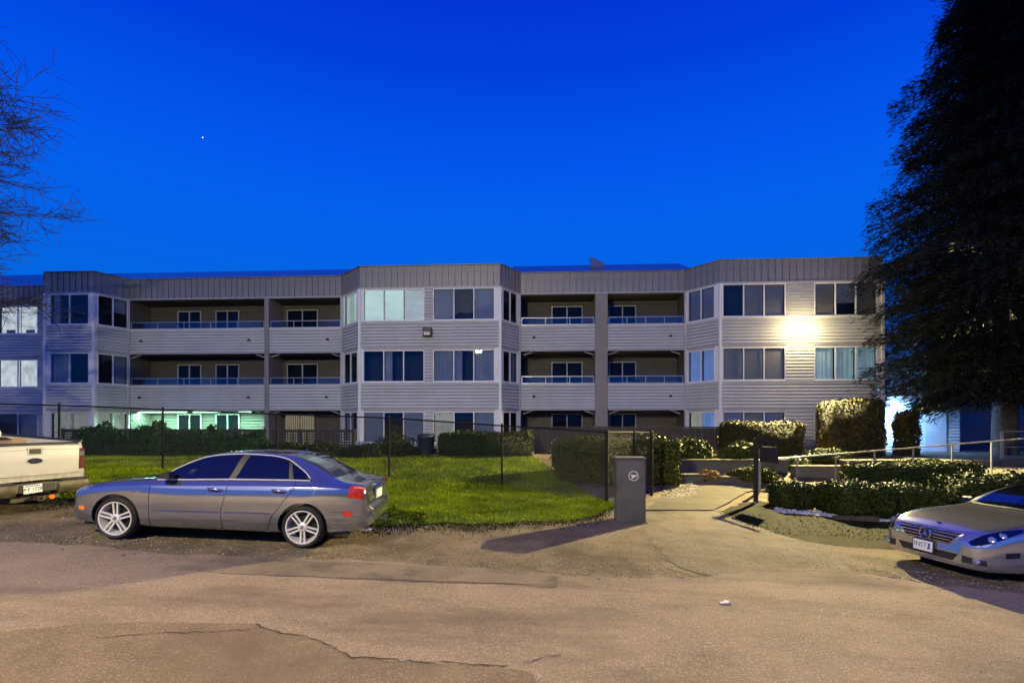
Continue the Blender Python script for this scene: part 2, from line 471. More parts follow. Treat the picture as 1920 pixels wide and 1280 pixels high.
def ground_poly(name, px_pts, off, mat_, jitter=0.0, sub=6, parent=None):
    pts = [GP(*p) for p in px_pts]
    out = []
    for a, b in zip(pts, pts[1:] + pts[:1]):
        for k in range(sub):
            q = a.lerp(b, k / sub)
            q.x += random.uniform(-jitter, jitter); q.y += random.uniform(-jitter, jitter)
            out.append((q.x, q.y, gz(q.x, q.y) + off))
    mb = MB(); mb.poly(out, [tuple(range(len(out)))], mat_)
    return mb.build(name, parent)

tag(ground_poly('asphalt_patch', [(312, 1064), (400, 1054), (480, 1048), (700, 1056), (960, 1068), (1050, 1082), (1040, 1102), (960, 1095), (800, 1091), (640, 1084), (420, 1076)], 0.009, M['asphalt2'], 0.025, 10), 'grey strip of newer asphalt along the road edge', kind='structure')
tag(ground_poly('asphalt_patch', [(-60, 1192), (90, 1177), (180, 1169), (300, 1167), (480, 1171), (530, 1189), (575, 1193), (640, 1222), (665, 1234), (740, 1240), (900, 1247), (1000, 1262), (1040, 1330), (400, 1340), (-60, 1340)], 0.009, M['asphalt3'], 0.02, 8), 'rough gravelly asphalt patch in the near left corner', kind='structure')

def crack(px_pts, w=0.011):
    pts = [GP(*p) for p in px_pts]
    fine = []
    for a, b in zip(pts, pts[1:]):
        n_ = max(3, int((b - a).length / 0.05))
        for k in range(n_):
            q = a.lerp(b, k / n_); q.y += random.uniform(-0.02, 0.02); q.x += random.uniform(-0.015, 0.015); fine.append(q)
    vs_, fs_ = [], []
    for k, q in enumerate(fine):
        ww = w * random.uniform(0.3, 1.2)
        for s_ in (-1, 1):
            vs_.append((q.x, q.y + s_ * ww, gz(q.x, q.y) + 0.0135))
        if k: fs_.append((2 * k - 2, 2 * k, 2 * k + 1, 2 * k - 1))
    MB().poly(vs_, fs_, M['crack']).build('crack', road)
crack([(478, 1171), (505, 1181), (530, 1190), (575, 1193), (600, 1205), (640, 1222), (662, 1234), (700, 1235), (740, 1240), (900, 1247), (970, 1250)])
crack([(180, 1198), (300, 1188), (390, 1187), (480, 1181)], 0.007)
crack([(1395, 1040), (1440, 1066), (1500, 1088)], 0.012)
crack([(1500, 1089), (1580, 1091), (1640, 1099), (1795, 1107)], 0.009)
crack([(985, 1245), (1020, 1232), (1065, 1228)], 0.009)
crack([(640, 1084), (800, 1091), (960, 1095), (1130, 1101)], 0.008)

# ---- path: concrete slabs up to the entrance and a concrete apron onto the road
path = empty('path'); tag(path, 'pale concrete path leading up from the road to the steps', kind='structure')
def slab(px4):
    c = [GP(*p) for p in px4]
    m_ = sum(c, Vector()) / 4
    c = [m_ + (p - m_) * (1 - 0.014 / max(0.3, (p - m_).length)) for p in c]
    top = [(p.x, p.y, gz(p.x, p.y) + 0.022) for p in c]; bot = [(p.x, p.y, gz(p.x, p.y) - 0.08) for p in c]
    MB().poly(bot + top, [(4, 5, 6, 7), (0, 1, 5, 4), (1, 2, 6, 5), (2, 3, 7, 6), (3, 0, 4, 7)], M['concrete']).build('slab', path)
slab([(1240, 931), (1376, 937), (1338, 957), (1210, 957)])
slab([(1272, 918), (1400, 923), (1376, 937), (1240, 931)])
slab([(1276, 911), (1345, 912), (1400, 923), (1272, 918)])
slab([(1345, 912), (1432, 912), (1432, 916), (1400, 923)])
tag(ground_poly('path_apron', [(1210, 957.5), (1338, 957.5), (1372, 970), (1420, 987), (1465, 1003), (1510, 1016), (1560, 1040), (1600, 1068), (1540, 1092), (1440, 1086), (1330, 1078), (1262, 1060), (1225, 1020), (1205, 985)], 0.0018, M['apron'], 0.05, 8), 'coarse concrete apron where the path meets the road', kind='structure')

# ---- lawn
lawn_edge = [GP(*p) for p in [(-300, 918), (-100, 925), (150, 938), (300, 958), (600, 984), (740, 984), (900, 982), (1050, 976), (1110, 968), (1150, 952)]]
l_x = np.array([p.x for p in lawn_edge]); l_y = np.array([p.y for p in lawn_edge])
def lawn_near(X): return np.interp(X, l_x, l_y) + 0.08 * np.sin(X * 3.3) + 0.05 * np.sin(X * 9.1)
def lawn_far(X): return np.minimum(20.4, np.interp(X, [-40, 0.5, 2.45, 2.6], [20.4, 20.4, 13.6, 12.0]))
lx = np.arange(-19, 2.5, 0.15); lt = np.linspace(0, 1, 60)
Yl = lawn_near(lx)[:, None] * (1 - lt) + lawn_far(lx)[:, None] * lt
Xl = np.repeat(lx[:, None], len(lt), 1)
def lawn_z(X, Y): return G(X, Y) + 0.035 * sstep(0, 0.5, Y - lawn_near(X)) + 0.02 * np.sin(X * 1.3) * np.sin(Y * 1.1 + X * 0.4)
v = np.stack([Xl, Yl, lawn_z(Xl, Yl) + 0.004], -1).reshape(-1, 3)
i_ = np.arange(len(lx) - 1)[:, None] * len(lt) + np.arange(len(lt) - 1)[None, :]
fc = np.stack([i_, i_ + len(lt), i_ + len(lt) + 1, i_ + 1], -1).reshape(-1, 4)
tag(np_mesh('lawn', v, fc, M['soil'], smooth=True), 'sloping green lawn between the road and the apartment building', kind='structure')
M['grass'] = mat('grass_blade', (0.155, 0.215, 0.003), 0.6, var=0.55, vscale=0.9, island=0.4, spec=0.06)

def blades(n, X, Y, z, hmin, hmax, w, lean=0.5):
    h = rng.uniform(hmin, hmax, n); a = rng.uniform(0, 2 * np.pi, n); b = rng.uniform(0, 2 * np.pi, n); le = rng.uniform(0.1, lean, n) * h
    dx, dy = np.cos(a) * w / 2, np.sin(a) * w / 2
    v = np.empty((n, 3, 3))
    v[:, 0] = np.stack([X - dx, Y - dy, z - 0.005], -1); v[:, 1] = np.stack([X + dx, Y + dy, z - 0.005], -1)
    v[:, 2] = np.stack([X + np.cos(b) * le, Y + np.sin(b) * le, z + h], -1)
    return v.reshape(-1, 3), np.arange(3 * n).reshape(-1, 3)
n_ = 170000
X = rng.uniform(-16, 2.5, n_); t = rng.uniform(0, 1, n_)
Y = lawn_near(X) * (1 - t) + lawn_far(X) * t
dens = np.sin(X * 2.1 + 1.3 * np.sin(Y * 1.9)) * np.sin(Y * 2.7 + X) + rng.uniform(-0.8, 1.3, n_) > -0.35
X, Y = X[dens], Y[dens]
v, fc = blades(len(X), X, Y, lawn_z(X, Y), 0.02, 0.06, 0.030, 1.2)
tag(np_mesh('grass', v, fc, M['grass']), 'short green grass covering the sloping lawn', 'grass', kind='stuff')
# weeds and thin grass on the verge right of the path and at the road edge
n_ = 9000
X = rng.uniform(-9, 9.5, n_); Y = np.where(X > 3.2, rng.uniform(9.2, 13.0, n_), lawn_near(X) - np.abs(rng.normal(0, 0.35, n_)))
pth = (X > 2.6) & (X < 4.9)
keep = ~pth & ((X < 3) | (Y > 10.4 - 0.12 * (X - 5)))
X, Y = X[keep], Y[keep]
M['grass_dry'] = mat('verge_grass', (0.034, 0.038, 0.010), 0.7, var=0.4, vscale=2, island=0.4, spec=0.06)  # blades darkened too, following the shade coloured into the verge
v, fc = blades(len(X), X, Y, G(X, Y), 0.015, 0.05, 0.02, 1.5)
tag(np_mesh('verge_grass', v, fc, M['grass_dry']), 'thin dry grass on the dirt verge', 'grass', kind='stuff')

M['verge'] = rough_ground('verge_turf_shade', (0.015, 0.017, 0.005), (0.008, 0.009, 0.003), (0.03, 0.028, 0.012), 2.0, bump=0.9, stain=(0.034, 0.027, 0.013), stain_scale=1.3, fine=45)  # turf colour set very low so it carries the shade cast by the hedges
tag(ground_poly('verge', [(1352, 958), (1385, 944), (1425, 938), (1500, 955), (1600, 968), (1800, 978), (1800, 1010), (1690, 1030), (1600, 1026), (1515, 1015), (1465, 1002), (1420, 986), (1375, 969)], 0.0012, M['verge'], 0.05, 8), 'patchy turf verge right of the path with hedge shade in its dark colour', kind='structure')
# loose gravel
def stones(n, X, Y, z, smin, smax):
    base = np.array([(1, 0, 0), (-1, 0, 0), (0, 1, 0), (0, -1, 0), (0, 0, .7), (0, 0, -.7)], float)
    fb = np.array([(0, 2, 4), (2, 1, 4), (1, 3, 4), (3, 0, 4), (2, 0, 5), (1, 2, 5), (3, 1, 5), (0, 3, 5)])
    s = rng.uniform(smin, smax, (n, 1, 1)) * rng.uniform(0.6, 1.3, (n, 6, 3)) * np.array([1, 1, 0.6])
    a = rng.uniform(0, 6.28, n); c, q = np.cos(a)[:, None], np.sin(a)[:, None]
    p = base[None] * s
    v = np.stack([p[..., 0] * c - p[..., 1] * q + X[:, None], p[..., 0] * q + p[..., 1] * c + Y[:, None], p[..., 2] + z[:, None]], -1)
    f = (np.arange(n)[:, None, None] * 6 + fb[None]).reshape(-1, 3)
    return v.reshape(-1, 3), f
n_ = 5200
X = rng.uniform(-10, 9, n_); Y = road_edge(X) + np.abs(rng.normal(0, 0.9, n_)) - 0.15
v, fc = stones(n_, X, Y, G(X, Y) + 0.002, 0.006, 0.02)
M['stone'] = mat('gravel_stone', (0.24, 0.21, 0.17), 0.85, var=0.3, island=0.5)
tag(np_mesh('gravel', v, fc, M['stone']), 'loose gravel scattered along the road edge', 'gravel', kind='stuff')
n_ = 900
X = rng.uniform(-5, 8, n_); Y = rng.uniform(3.3, 7, n_)
v, fc = stones(n_, X, Y, G(X, Y) + 0.008, 0.004, 0.010)
tag(np_mesh('road_grit', v, fc, M['stone']), 'fine grit scattered over the asphalt', 'gravel', kind='stuff')
# fallen leaves on the dirt
n_ = 320
X = rng.uniform(-9, 8.5, n_); Y = road_edge(X) + rng.uniform(-0.3, 2.6, n_)
v, fc = stones(n_, X, Y, G(X, Y) + 0.012, 0.012, 0.035); v = v.reshape(-1, 6, 3); v[:, :, 2] = (v[:, :, 2] - v[:, :, 2].mean(1, keepdims=True)) * 0.15 + v[:, :, 2].mean(1, keepdims=True)
M['dead_leaf'] = mat('dead_leaf', (0.16, 0.11, 0.06), 0.8, var=0.3, island=0.6)
tag(np_mesh('fallen_leaves', v.reshape(-1, 3), fc, M['dead_leaf']), 'dry fallen leaves lying on the dirt', 'leaves', kind='stuff')
# crumpled white litter on the road
p = GP(1361, 1131)
mb = MB()
vs_, fs_ = [], []
for a in range(10):
    for b in range(4):
        vs_.append((a * 0.016 - 0.08, b * 0.018 - 0.03 + random.uniform(-.006, .006), random.uniform(0.0, 0.022)))
for a in range(9):
    for b in range(3): fs_.append((a * 4 + b, a * 4 + 4 + b, a * 4 + 5 + b, a * 4 + 1 + b))
M['paper'] = mat('paper', (0.75, 0.75, 0.75), 0.7)
mb.poly(vs_, fs_, M['paper'])
tag(mb.build('litter', None, (p.x, p.y, p.z + 0.012), 0.3), 'crumpled white scrap of paper lying on the asphalt', 'litter')

# ------------------------------------------------------------------ apartment building
B_ROT = math.atan(-0.0605)
B_ORG = Vector((0, 23.25, 0))
cb, sb = math.cos(B_ROT), math.sin(B_ROT)
def U(px, yl=0.0):
    """distance along the facade of what stands at a photo column, on the plane yl behind the front"""
    k = (px - CX) / F_PX
    # world: X = u cb - yl sb ; Y = 23.25 + u sb + yl cb ; X = k Y
    return (k * (B_ORG.y + yl * cb) + yl * sb) / (cb - k * sb)
RD = 1.45      # depth of the balcony fronts behind the bays
BD = 2.85      # depth of the balcony back walls
Z_PT, Z_PB = 8.70, 7.74
HEAD = [2.26, 4.97, 7.67]
SILL = [0.88, 3.56, 6.26]
SPB = [2.34, 5.06, 7.74]     # underside of the spandrel above each storey
FLOOR = [0.30, 2.62, 5.32]
bld = empty('apartment_building', B_ORG, B_ROT)
tag(bld, 'long three storey apartment building with grey siding, angled window bays and balconies', 'building')

class Seg:
    def __init__(self, p0, p1):
        self.p0, self.p1 = Vector((*p0, 0)), Vector((*p1, 0))
        d = self.p1 - self.p0
        self.L = d.length; self.a = math.atan2(d.y, d.x)
    def put(self, mb, name, parent=bld, smooth=None):
        return mb.build(name, parent, self.p0, self.a, smooth)

def siding(mb, x0, x1, z0, z1, mat_, y=0.0, h=0.140):
    n_ = max(1, round((z1 - z0) / h)); h = (z1 - z0) / n_
    for k in range(n_):
        a, b = z0 + k * h, z0 + (k + 1) * h
        yb, yt = y - 0.060, y - 0.022
        mb.poly([(x0, yb, a + 0.038), (x1, yb, a + 0.038), (x1, yt, b - 0.002), (x0, yt, b - 0.002), (x0, y, a + 0.038), (x1, y, a + 0.038), (x0, y, b), (x1, y, b)],
                [(0, 1, 2, 3), (4, 5, 1, 0), (3, 2, 7, 6), (0, 3, 6, 4), (1, 5, 7, 2)], mat_)
    mb.box(x0, x1, y + 0.001, y + 0.06, z0, z1, M['siding_gap'] if mat_ is M['siding'] else mat_)

def spandrel(seg, z0, z1, mat_=None, x0=0.0, x1=None, trim=True):
    x1 = seg.L if x1 is None else x1
    mb = MB(); siding(mb, x0, x1, z0 + 0.05, z1 - 0.04, mat_ or M['siding'])
    o = seg.put(mb, 'siding_panel'); o['kind'] = 'stuff'
    if trim:
        mb = MB(); mb.box(x0, x1, -0.065, 0.05, z0, z0 + 0.05, M['trim_grey']).build('trim_strip', o)
        mb = MB(); mb.box(x0, x1, -0.075, 0.05, z1 - 0.04, z1, M['trim']).build('sill', o)
    return o

panel_me = {}
def parapet(seg, x0=0.0, x1=None, ends=True):
    x1 = seg.L if x1 is None else x1
    mb = MB()
    mb.box(x0, x1, 0.0, 0.12, Z_PB, Z_PT - 0.03, M['parapet'])
    o = seg.put(mb, 'parapet')
    MB().box(x0, x1, -0.08, 0.14, Z_PT - 0.03, Z_PT, M['parapet']).build('coping', o)
    MB().box(x0, x1, -0.045, 0.12, Z_PB - 0.06, Z_PB - 0.001, M['trim_grey']).build('fascia', o)
    n_ = max(1, round((x1 - x0) / 0.285)); w = (x1 - x0) / n_
    for k in range(n_):
        if 'p' not in panel_me:
            q = MB()
            q.poly([(0.01, -0.004, 0), (0.9, -0.010, 0), (0.9, -0.010, 1), (0.01, -0.004, 1)], [(0, 1, 2, 3)], M['parapet'])
            q.box(0.92, 0.99, -0.050, -0.002, 0, 1, M['parapet'])
            ob = q.build('panel'); panel_me['p'] = ob.data; bpy.data.objects.remove(ob)
        p_ = bpy.data.objects.new('panel', panel_me['p'])
        p_.location = (x0 + k * w, 0, Z_PB); p_.scale = (w, 1, Z_PT - Z_PB - 0.03)
        COL.objects.link(p_); p_.parent = o
    return o

def curtain_mesh(mb, x0, x1, y, z0, z1, mat_, amp=0.025):
    n_ = max(8, int((x1 - x0) / 0.03)); pts = []
    ph = random.uniform(0, 6)
    for k in range(n_ + 1):
        x = x0 + (x1 - x0) * k / n_
        yy = y + amp * math.sin(x * 38 + ph + 1.5 * math.sin(x * 9))
        pts += [(x, yy, z0), (x, yy * 1.0, z1)]
    mb.poly(pts, [(2 * k, 2 * k + 2, 2 * k + 3, 2 * k + 1) for k in range(n_)], mat_)

def blind_mesh(mb, x0, x1, y, z0, z1, mat_):
    n_ = int((z1 - z0) / 0.05)
    for k in range(n_):
        a = z0 + k * (z1 - z0) / n_; b = a + (z1 - z0) / n_
        mb.poly([(x0, y, a), (x1, y, a), (x1, y + 0.02, b - 0.004), (x0, y + 0.02, b - 0.004)], [(0, 1, 2, 3)], mat_)

STY = {'p': ('part', 'blind_grey'), 's': ('strip', 'curtain_grey'), 'g': ('blind', 'blind_grey'), 't': ('blind', 'blind_tan'), 'c': ('curtain', 'curtain_grey'), 'G': ('blind', 'lit_green'), 'K': ('blind', 'lit_green2'), 'W': ('flat', 'lit_white'),
       'V': ('curtain', 'lit_white'), 'Y': ('flat', 'lit_yellow'), 'T': ('curtain', 'lit_teal'), 'B': ('curtain', 'lit_blue'), 'H': ('vert', 'lit_warm')}
def window(seg, x0, x1, z0, z1, styles, name='window', y=0.0, fw=0.045):
    """one framed window; styles: a letter for what hangs behind each pane ('.' nothing)"""
    n_ = len(styles)
    mb = MB(); T = M['trim_grey' if name == 'patio_door' else 'trim']
    mb.box(x0, x1, y - 0.03, y + 0.05, z0, z0 + fw, T).box(x0, x1, y - 0.03, y + 0.05, z1 - fw, z1, T)
    mb.box(x0, x0 + fw, y - 0.027, y + 0.047, z0 + fw, z1 - fw, T).box(x1 - fw, x1, y - 0.027, y + 0.047, z0 + fw, z1 - fw, T)
    o = seg.put(mb, name)
    xs = [x0 + fw + (x1 - x0 - 2 * fw) * k / n_ for k in range(n_ + 1)]
    for k in range(1, n_):
        MB().box(xs[k] - 0.024, xs[k] + 0.024, y - 0.022, y + 0.042, z0 + fw, z1 - fw, T).build('mullion', o)
    for k in range(n_):
        a, b = xs[k] + (0.026 if k else 0.002), xs[k + 1] - (0.026 if k < n_ - 1 else 0.002)
        MB().box(a, b, y + 0.008, y + 0.014, z0 + fw + 0.002, z1 - fw - 0.002, M['door_glass' if name == 'patio_door' else 'glass']).build('pane', o)
        st = styles[k]
        if name == 'patio_door': MB().box(a, b, y + 0.040, y + 0.043, z0 + fw, z1 - fw, M['room']).build('interior', o)
        if st == '.': continue
        kind, mm = STY[st]; q = MB()
        if kind == 'blind': blind_mesh(q, a, b, y + 0.10, z0 + 0.02, z1 - 0.02, M[mm]); nm = 'blind'
        elif kind == 'part': blind_mesh(q, a, b, y + 0.10, z0 + (z1 - z0) * random.uniform(0.35, 0.7), z1 - 0.02, M[mm]); nm = 'blind'
        elif kind == 'strip': curtain_mesh(q, a, a + (b - a) * 0.38, y + 0.13, z0 + 0.02, z1 - 0.02, M[mm]); nm = 'curtain'
        elif kind == 'curtain': curtain_mesh(q, a, b, y + 0.13, z0 + 0.02, z1 - 0.02, M[mm]); nm = 'curtain'
        elif kind == 'vert':
            m2 = int((b - a) / 0.09); nm = 'blind'
            for j in range(m2): q.box(a + (b - a) * j / m2, a + (b - a) * (j + 0.62) / m2, y + 0.022, y + 0.027, z0 + 0.02, z1 - 0.02, M[mm])
        else:
            q.box(a, b, y + 0.16, y + 0.17, z0, z1, M[mm]); nm = 'blind'
            if st == 'W':
                hh = random.uniform(0.22, 0.4); c_ = a + (b - a) * random.uniform(0.1, 0.3)
                MB().box(c_, c_ + (b - a) * 0.45, y + 0.12, y + 0.155, z0 + fw, z0 + hh, M['blind_tan']).build('cabinet', o)
                MB().box(a, b, y + 0.13, y + 0.155, z1 - 0.30, z1 - 0.27, M['blind_grey']).build('ceiling_edge', o)
        q.build(nm, o)
    return o

def post(seg, x0, x1, z0, z1, m_='trim', y0=-0.05, y1=0.1, name='corner_post'):
    return seg.put(MB().box(x0, x1, y0, y1, z0, z1, M[m_]), name)

uA0, uA1 = U(80, RD), U(80, 0)
b1 = [(U(84, RD), RD), (U(86), 0), (U(177), 0), (U(243, RD), RD)]
b2 = [(U(641, RD), RD), (U(675), 0), (U(938), 0), (U(975, RD), RD)]
b3 = [(U(1284, RD), RD), (U(1350), 0), (U(1654), 0), (U(1654), RD)]
u_left = U(-330, RD)

# inner masses
mb = MB(); mb.box(u_left, b3[2][0] - 0.06, BD + 0.05, 13.0, -0.6, 8.55, M['siding_dark']); seg0 = Seg((0, 0), (1, 0)); seg0.put(mb, 'wall')
for b in (b1, b2, b3):
    (ul, _), (u1, _), (u2, _), (ur, _) = b
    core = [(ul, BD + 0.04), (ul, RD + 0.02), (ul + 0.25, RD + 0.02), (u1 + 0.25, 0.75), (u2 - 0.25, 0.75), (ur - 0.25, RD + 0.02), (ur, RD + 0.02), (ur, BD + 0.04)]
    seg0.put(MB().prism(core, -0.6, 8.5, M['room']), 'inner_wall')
    poly = [(ul + 0.02, BD), (ul + 0.04, RD + 0.05), (u1 + 0.03, 0.07), (u2 - 0.03, 0.07), (ur - 0.04, RD + 0.05), (ur - 0.02, BD)]
    for z0, z1 in ((2.40, 2.70), (5.12, 5.42), (7.70, 7.85), (8.50, 8.56)):
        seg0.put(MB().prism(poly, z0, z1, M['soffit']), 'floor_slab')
    # balcony side walls in siding
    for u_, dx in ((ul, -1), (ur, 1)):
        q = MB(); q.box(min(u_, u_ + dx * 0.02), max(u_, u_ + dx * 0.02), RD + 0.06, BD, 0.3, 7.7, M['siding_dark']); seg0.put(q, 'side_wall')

def bay_faces(pts, fronts, left, right, end_side=False):
    segs = [Seg(pts[i], pts[i + 1]) for i in range(3)]
    for si, sg in enumerate(segs):
        parapet(sg)
        for z0, z1 in ((SPB[0], SILL[1]), (SPB[1], SILL[2])): spandrel(sg, z0, z1)
        spandrel(sg, -0.4, SILL[0])
    return segs

s1 = bay_faces(b1, None, None, None)
s2 = bay_faces(b2, None, None, None)
s3 = bay_faces(b3, None, None, None)
def px_on(seg, px):
    """distance along a segment of a photo column"""
    k = (px - CX) / F_PX
    def wp(t):
        p = seg.p0.lerp(seg.p1, t / seg.L)
        return p.x * cb - p.y * sb, B_ORG.y + p.x * sb + p.y * cb
    lo, hi = -2.0, seg.L + 2
    for _ in range(50):
        m_ = (lo + hi) / 2; x, y = wp(m_)
        if x / y < k: lo = m_
        else: hi = m_
    return lo
def win_px(seg, pa, pb, styles3):
    """the same window on all three storeys; styles top storey first"""
    x0, x1 = px_on(seg, pa), px_on(seg, pb)
    x0, x1 = max(0.03, x0), min(seg.L - 0.03, x1)
    for i, st in zip((2, 1, 0), styles3): window(seg, x0, x1, SILL[i], HEAD[i], st)
    return x0, x1
def fill_px(seg, xs, m_='siding'):
    """siding between windows in the window bands"""
    for a, b in xs:
        for i in (2, 1, 0):
            if b - a > 0.03:
                q = MB()
                if b - a > 0.28: siding(q, a, b, SILL[i], SPB[i], M[m_]); o = seg.put(q, 'siding_panel'); o['kind'] = 'stuff'
                else: q.box(a, b, -0.028, 0.08, SILL[i], SPB[i], M['trim']); seg.put(q, 'corner_post')
def heads(seg):
    for i in (2, 1, 0):
        if SPB[i] - HEAD[i] > 0.01: seg.put(MB().box(0, seg.L, -0.02, 0.07, HEAD[i], SPB[i] - 0.001, M['trim_grey']), 'window_head')
for sg in s1 + s2 + s3: heads(sg)
def do(seg, wins):
    last = 0.0; gaps = []
    for pa, pb, st in wins:
        a, b = win_px(seg, pa, pb, st); gaps.append((last, a - 0.001)); last = b + 0.001
    gaps.append((last, seg.L)); fill_px(seg, gaps)
do(s1[1], [(94, 168, ('s.', 'c.', 'YY'))])
do(s1[2], [(182, 240, ('.p', '.g', 'YY'))])
do(s2[0], [(645, 671, ('GG', '..', 'c.'))])
do(s2[1], [(681, 796, ('GGK', '.s.', 'g.g')), (812, 928, ('g.g', 'csc', 'Y.g'))])
do(s2[2], [(942, 970, ('..', '.g', '..'))])
do(s3[0], [(1290, 1341, ('gg', 'BB', 'YB'))])
do(s3[1], [(1354, 1473, ('.tt', 'ttt', 'ptp')), (1526, 1645, ('tpt', 'TTT', 'ttt'))])
# plain end wall on the right and the hidden left flank
for p0, p1 in (((b3[2][0], 0), (b3[2][0], 13)),):
    sg = Seg(p0, p1); parapet(sg); q = MB(); siding(q, 0, sg.L, -0.4, Z_PB, M['siding']); o = sg.put(q, 'siding_panel'); o['kind'] = 'stuff'
sg = Seg((b1[0][0], RD + 0.9), (b1[0][0], RD)); q = MB(); siding(q, 0, sg.L, -0.4, Z_PB, M['siding']); o = sg.put(q, 'siding_panel'); o['kind'] = 'stuff'
# corner posts at the bay corners
for b in (b1, b2, b3):
    for (u_, y_) in b[1:3]:
        q = MB(); q.box(u_ - 0.055, u_ + 0.055, y_ - 0.085, y_ + 0.07, -0.4, Z_PB - 0.06, M['trim']); seg0.put(q, 'corner_post')
    for u_, y_ in (b[0], b[3]):
        q = MB(); q.tube([(u_, y_ - 0.09, -0.2), (u_, y_ - 0.09, 7.7)], 0.045, M['trim_grey'], 8); seg0.put(q, 'downspout', smooth=40)

# far left flat wall with lit windows
segL = Seg((u_left, RD + 0.9), (b1[0][0], RD + 0.9))
parapet(segL)
for z0, z1 in ((SPB[0], SILL[1]), (SPB[1], SILL[2]), (-0.4, SILL[0])): spandrel(segL, z0, z1)
do(segL, [(-170, -70, ('...', 'g..', '...')), (-4, 72, ('WW', 'VV', '.g'))])
heads(segL)

# balconies
def rail(seg, x0, x1, z0, n_):
    mb = MB(); mb.box(x0, x1, 0.0, 0.04, z0 + 0.32, z0 + 0.355, M['metal_rail']).box(x0, x1, 0.005, 0.035, z0 + 0.02, z0 + 0.045, M['metal_rail'])
    o = seg.put(mb, 'railing')
    for k in range(n_ + 1):
        x = x0 + (x1 - x0) * k / n_
        a, b = (x, x + 0.03) if k == 0 else ((x - 0.03, x) if k == n_ else (x - 0.015, x + 0.015))
        MB().box(a, b, 0.006, 0.034, z0, z0 + 0.318, M['metal_rail']).build('post', o)
        if k < n_: MB().box(x + 0.035, x0 + (x1 - x0) * (k + 1) / n_ - 0.02, 0.016, 0.022, z0 + 0.05, z0 + 0.315, M['guard_glass']).build('pane', o)

def vent(seg, px, z):
    x = px_on(seg, px)
    q = MB(); q.poly([(x - .06, -.03, z - .05), (x + .06, -.03, z - .05), (x + .06, -.03, z + .06), (x - .06, -.03, z + .06), (x - .055, -.14, z - .05), (x + .055, -.14, z - .05), (x + .055, -.11, z + .02), (x - .055, -.11, z + .02)],
                     [(4, 5, 6, 7), (7, 6, 2, 3), (0, 4, 7, 3), (5, 1, 2, 6)], M['metal_black'])
    seg.put(q, 'vent_hood')

def recess(ul, ur, dividers, doors, vents, nrail):
    sg = Seg((ul, RD), (ur, RD)); L = sg.L
    parapet(sg)
    back = Seg((ul, BD), (ur, BD))
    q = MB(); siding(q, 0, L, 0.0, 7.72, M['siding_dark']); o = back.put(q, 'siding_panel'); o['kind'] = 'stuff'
    for z0, z1, zt in ((5.08, 5.36, 6.26), (2.36, 2.64, 3.56)):
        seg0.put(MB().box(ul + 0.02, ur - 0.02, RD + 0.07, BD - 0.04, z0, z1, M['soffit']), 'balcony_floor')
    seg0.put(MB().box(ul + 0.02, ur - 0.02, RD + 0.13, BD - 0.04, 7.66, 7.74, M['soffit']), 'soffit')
    edges = [0.02] + [c for d in dividers for c in (px_on(sg, d[0]), px_on(sg, d[1]))] + [L - 0.02]
    for i in range(0, len(edges), 2):
        a, b = edges[i], edges[i + 1]
        for z0, z1 in ((SPB[0], SILL[1]), (SPB[1], SILL[2])):
            spandrel(sg, z0, z1, None, a + 0.01, b - 0.01)
            rail(sg, a + 0.05, b - 0.05, z1, nrail[i // 2])
    for d in dividers:
        a, b = px_on(sg, d[0]), px_on(sg, d[1])
        sg.put(MB().box(a, b, -0.06, BD - RD - 0.04, -0.4, Z_PB - 0.07, M['stucco']), 'pier')
    for pa, pb in doors:
        a, b = px_on(back, pa), px_on(back, pb)
        for fi, fl in ((2, FLOOR[2]), (1, FLOOR[1])):
            window(back, a, b, fl + 0.08, fl + 2.08, '..', 'patio_door', y=-0.11)
    for px, st in vents: vent(sg, px, 5.70 if st else 2.98)
    return sg, back
doorsA = [(336, 380), (407, 451), (540, 598)]
sgA, bkA = recess(b1[3][0], b2[0][0], [(497, 505)], doorsA, [(266, 1), (468, 1), (615, 1), (263, 0), (467, 0), (613, 0)], [5, 3])
doorsB = [(1034, 1092), (1141, 1192)]
sgB, bkB = recess(b2[3][0], b3[0][0], [(1116, 1139)], doorsB, [(1001, 1), (1257, 1), (1001, 0), (1257, 0)], [3, 4])
for pa, pb, st in ((336, 380, 'WW'), (407, 451, 'TT')):
    window(bkA, px_on(bkA, pa), px_on(bkA, pb), 0.38, 2.2, '..', 'patio_door', y=-0.11)
window(bkA, px_on(bkA, 537), px_on(bkA, 592), 0.38, 2.2, 'HH', 'patio_door', y=-0.11)
for pa, pb in doorsB: window(bkB, px_on(bkB, pa), px_on(bkB, pb), 0.38, 2.2, '..', 'patio_door', y=-0.11)
# short braces under the balcony fronts
for px in (246, 494, 508, 637, 981, 1113, 1142, 1276):
    u_ = U(px, RD + 0.05); s_ = 1 if px in (246, 508, 981, 1142) else -1
    for z in (5.06, 2.34):
        seg0.put(MB().tube([(u_, RD + 0.10, z - 0.16), (u_ + s_ * 0.42, RD + 0.12, z - 0.02)], 0.025, M['trim_grey'], 6), 'brace')

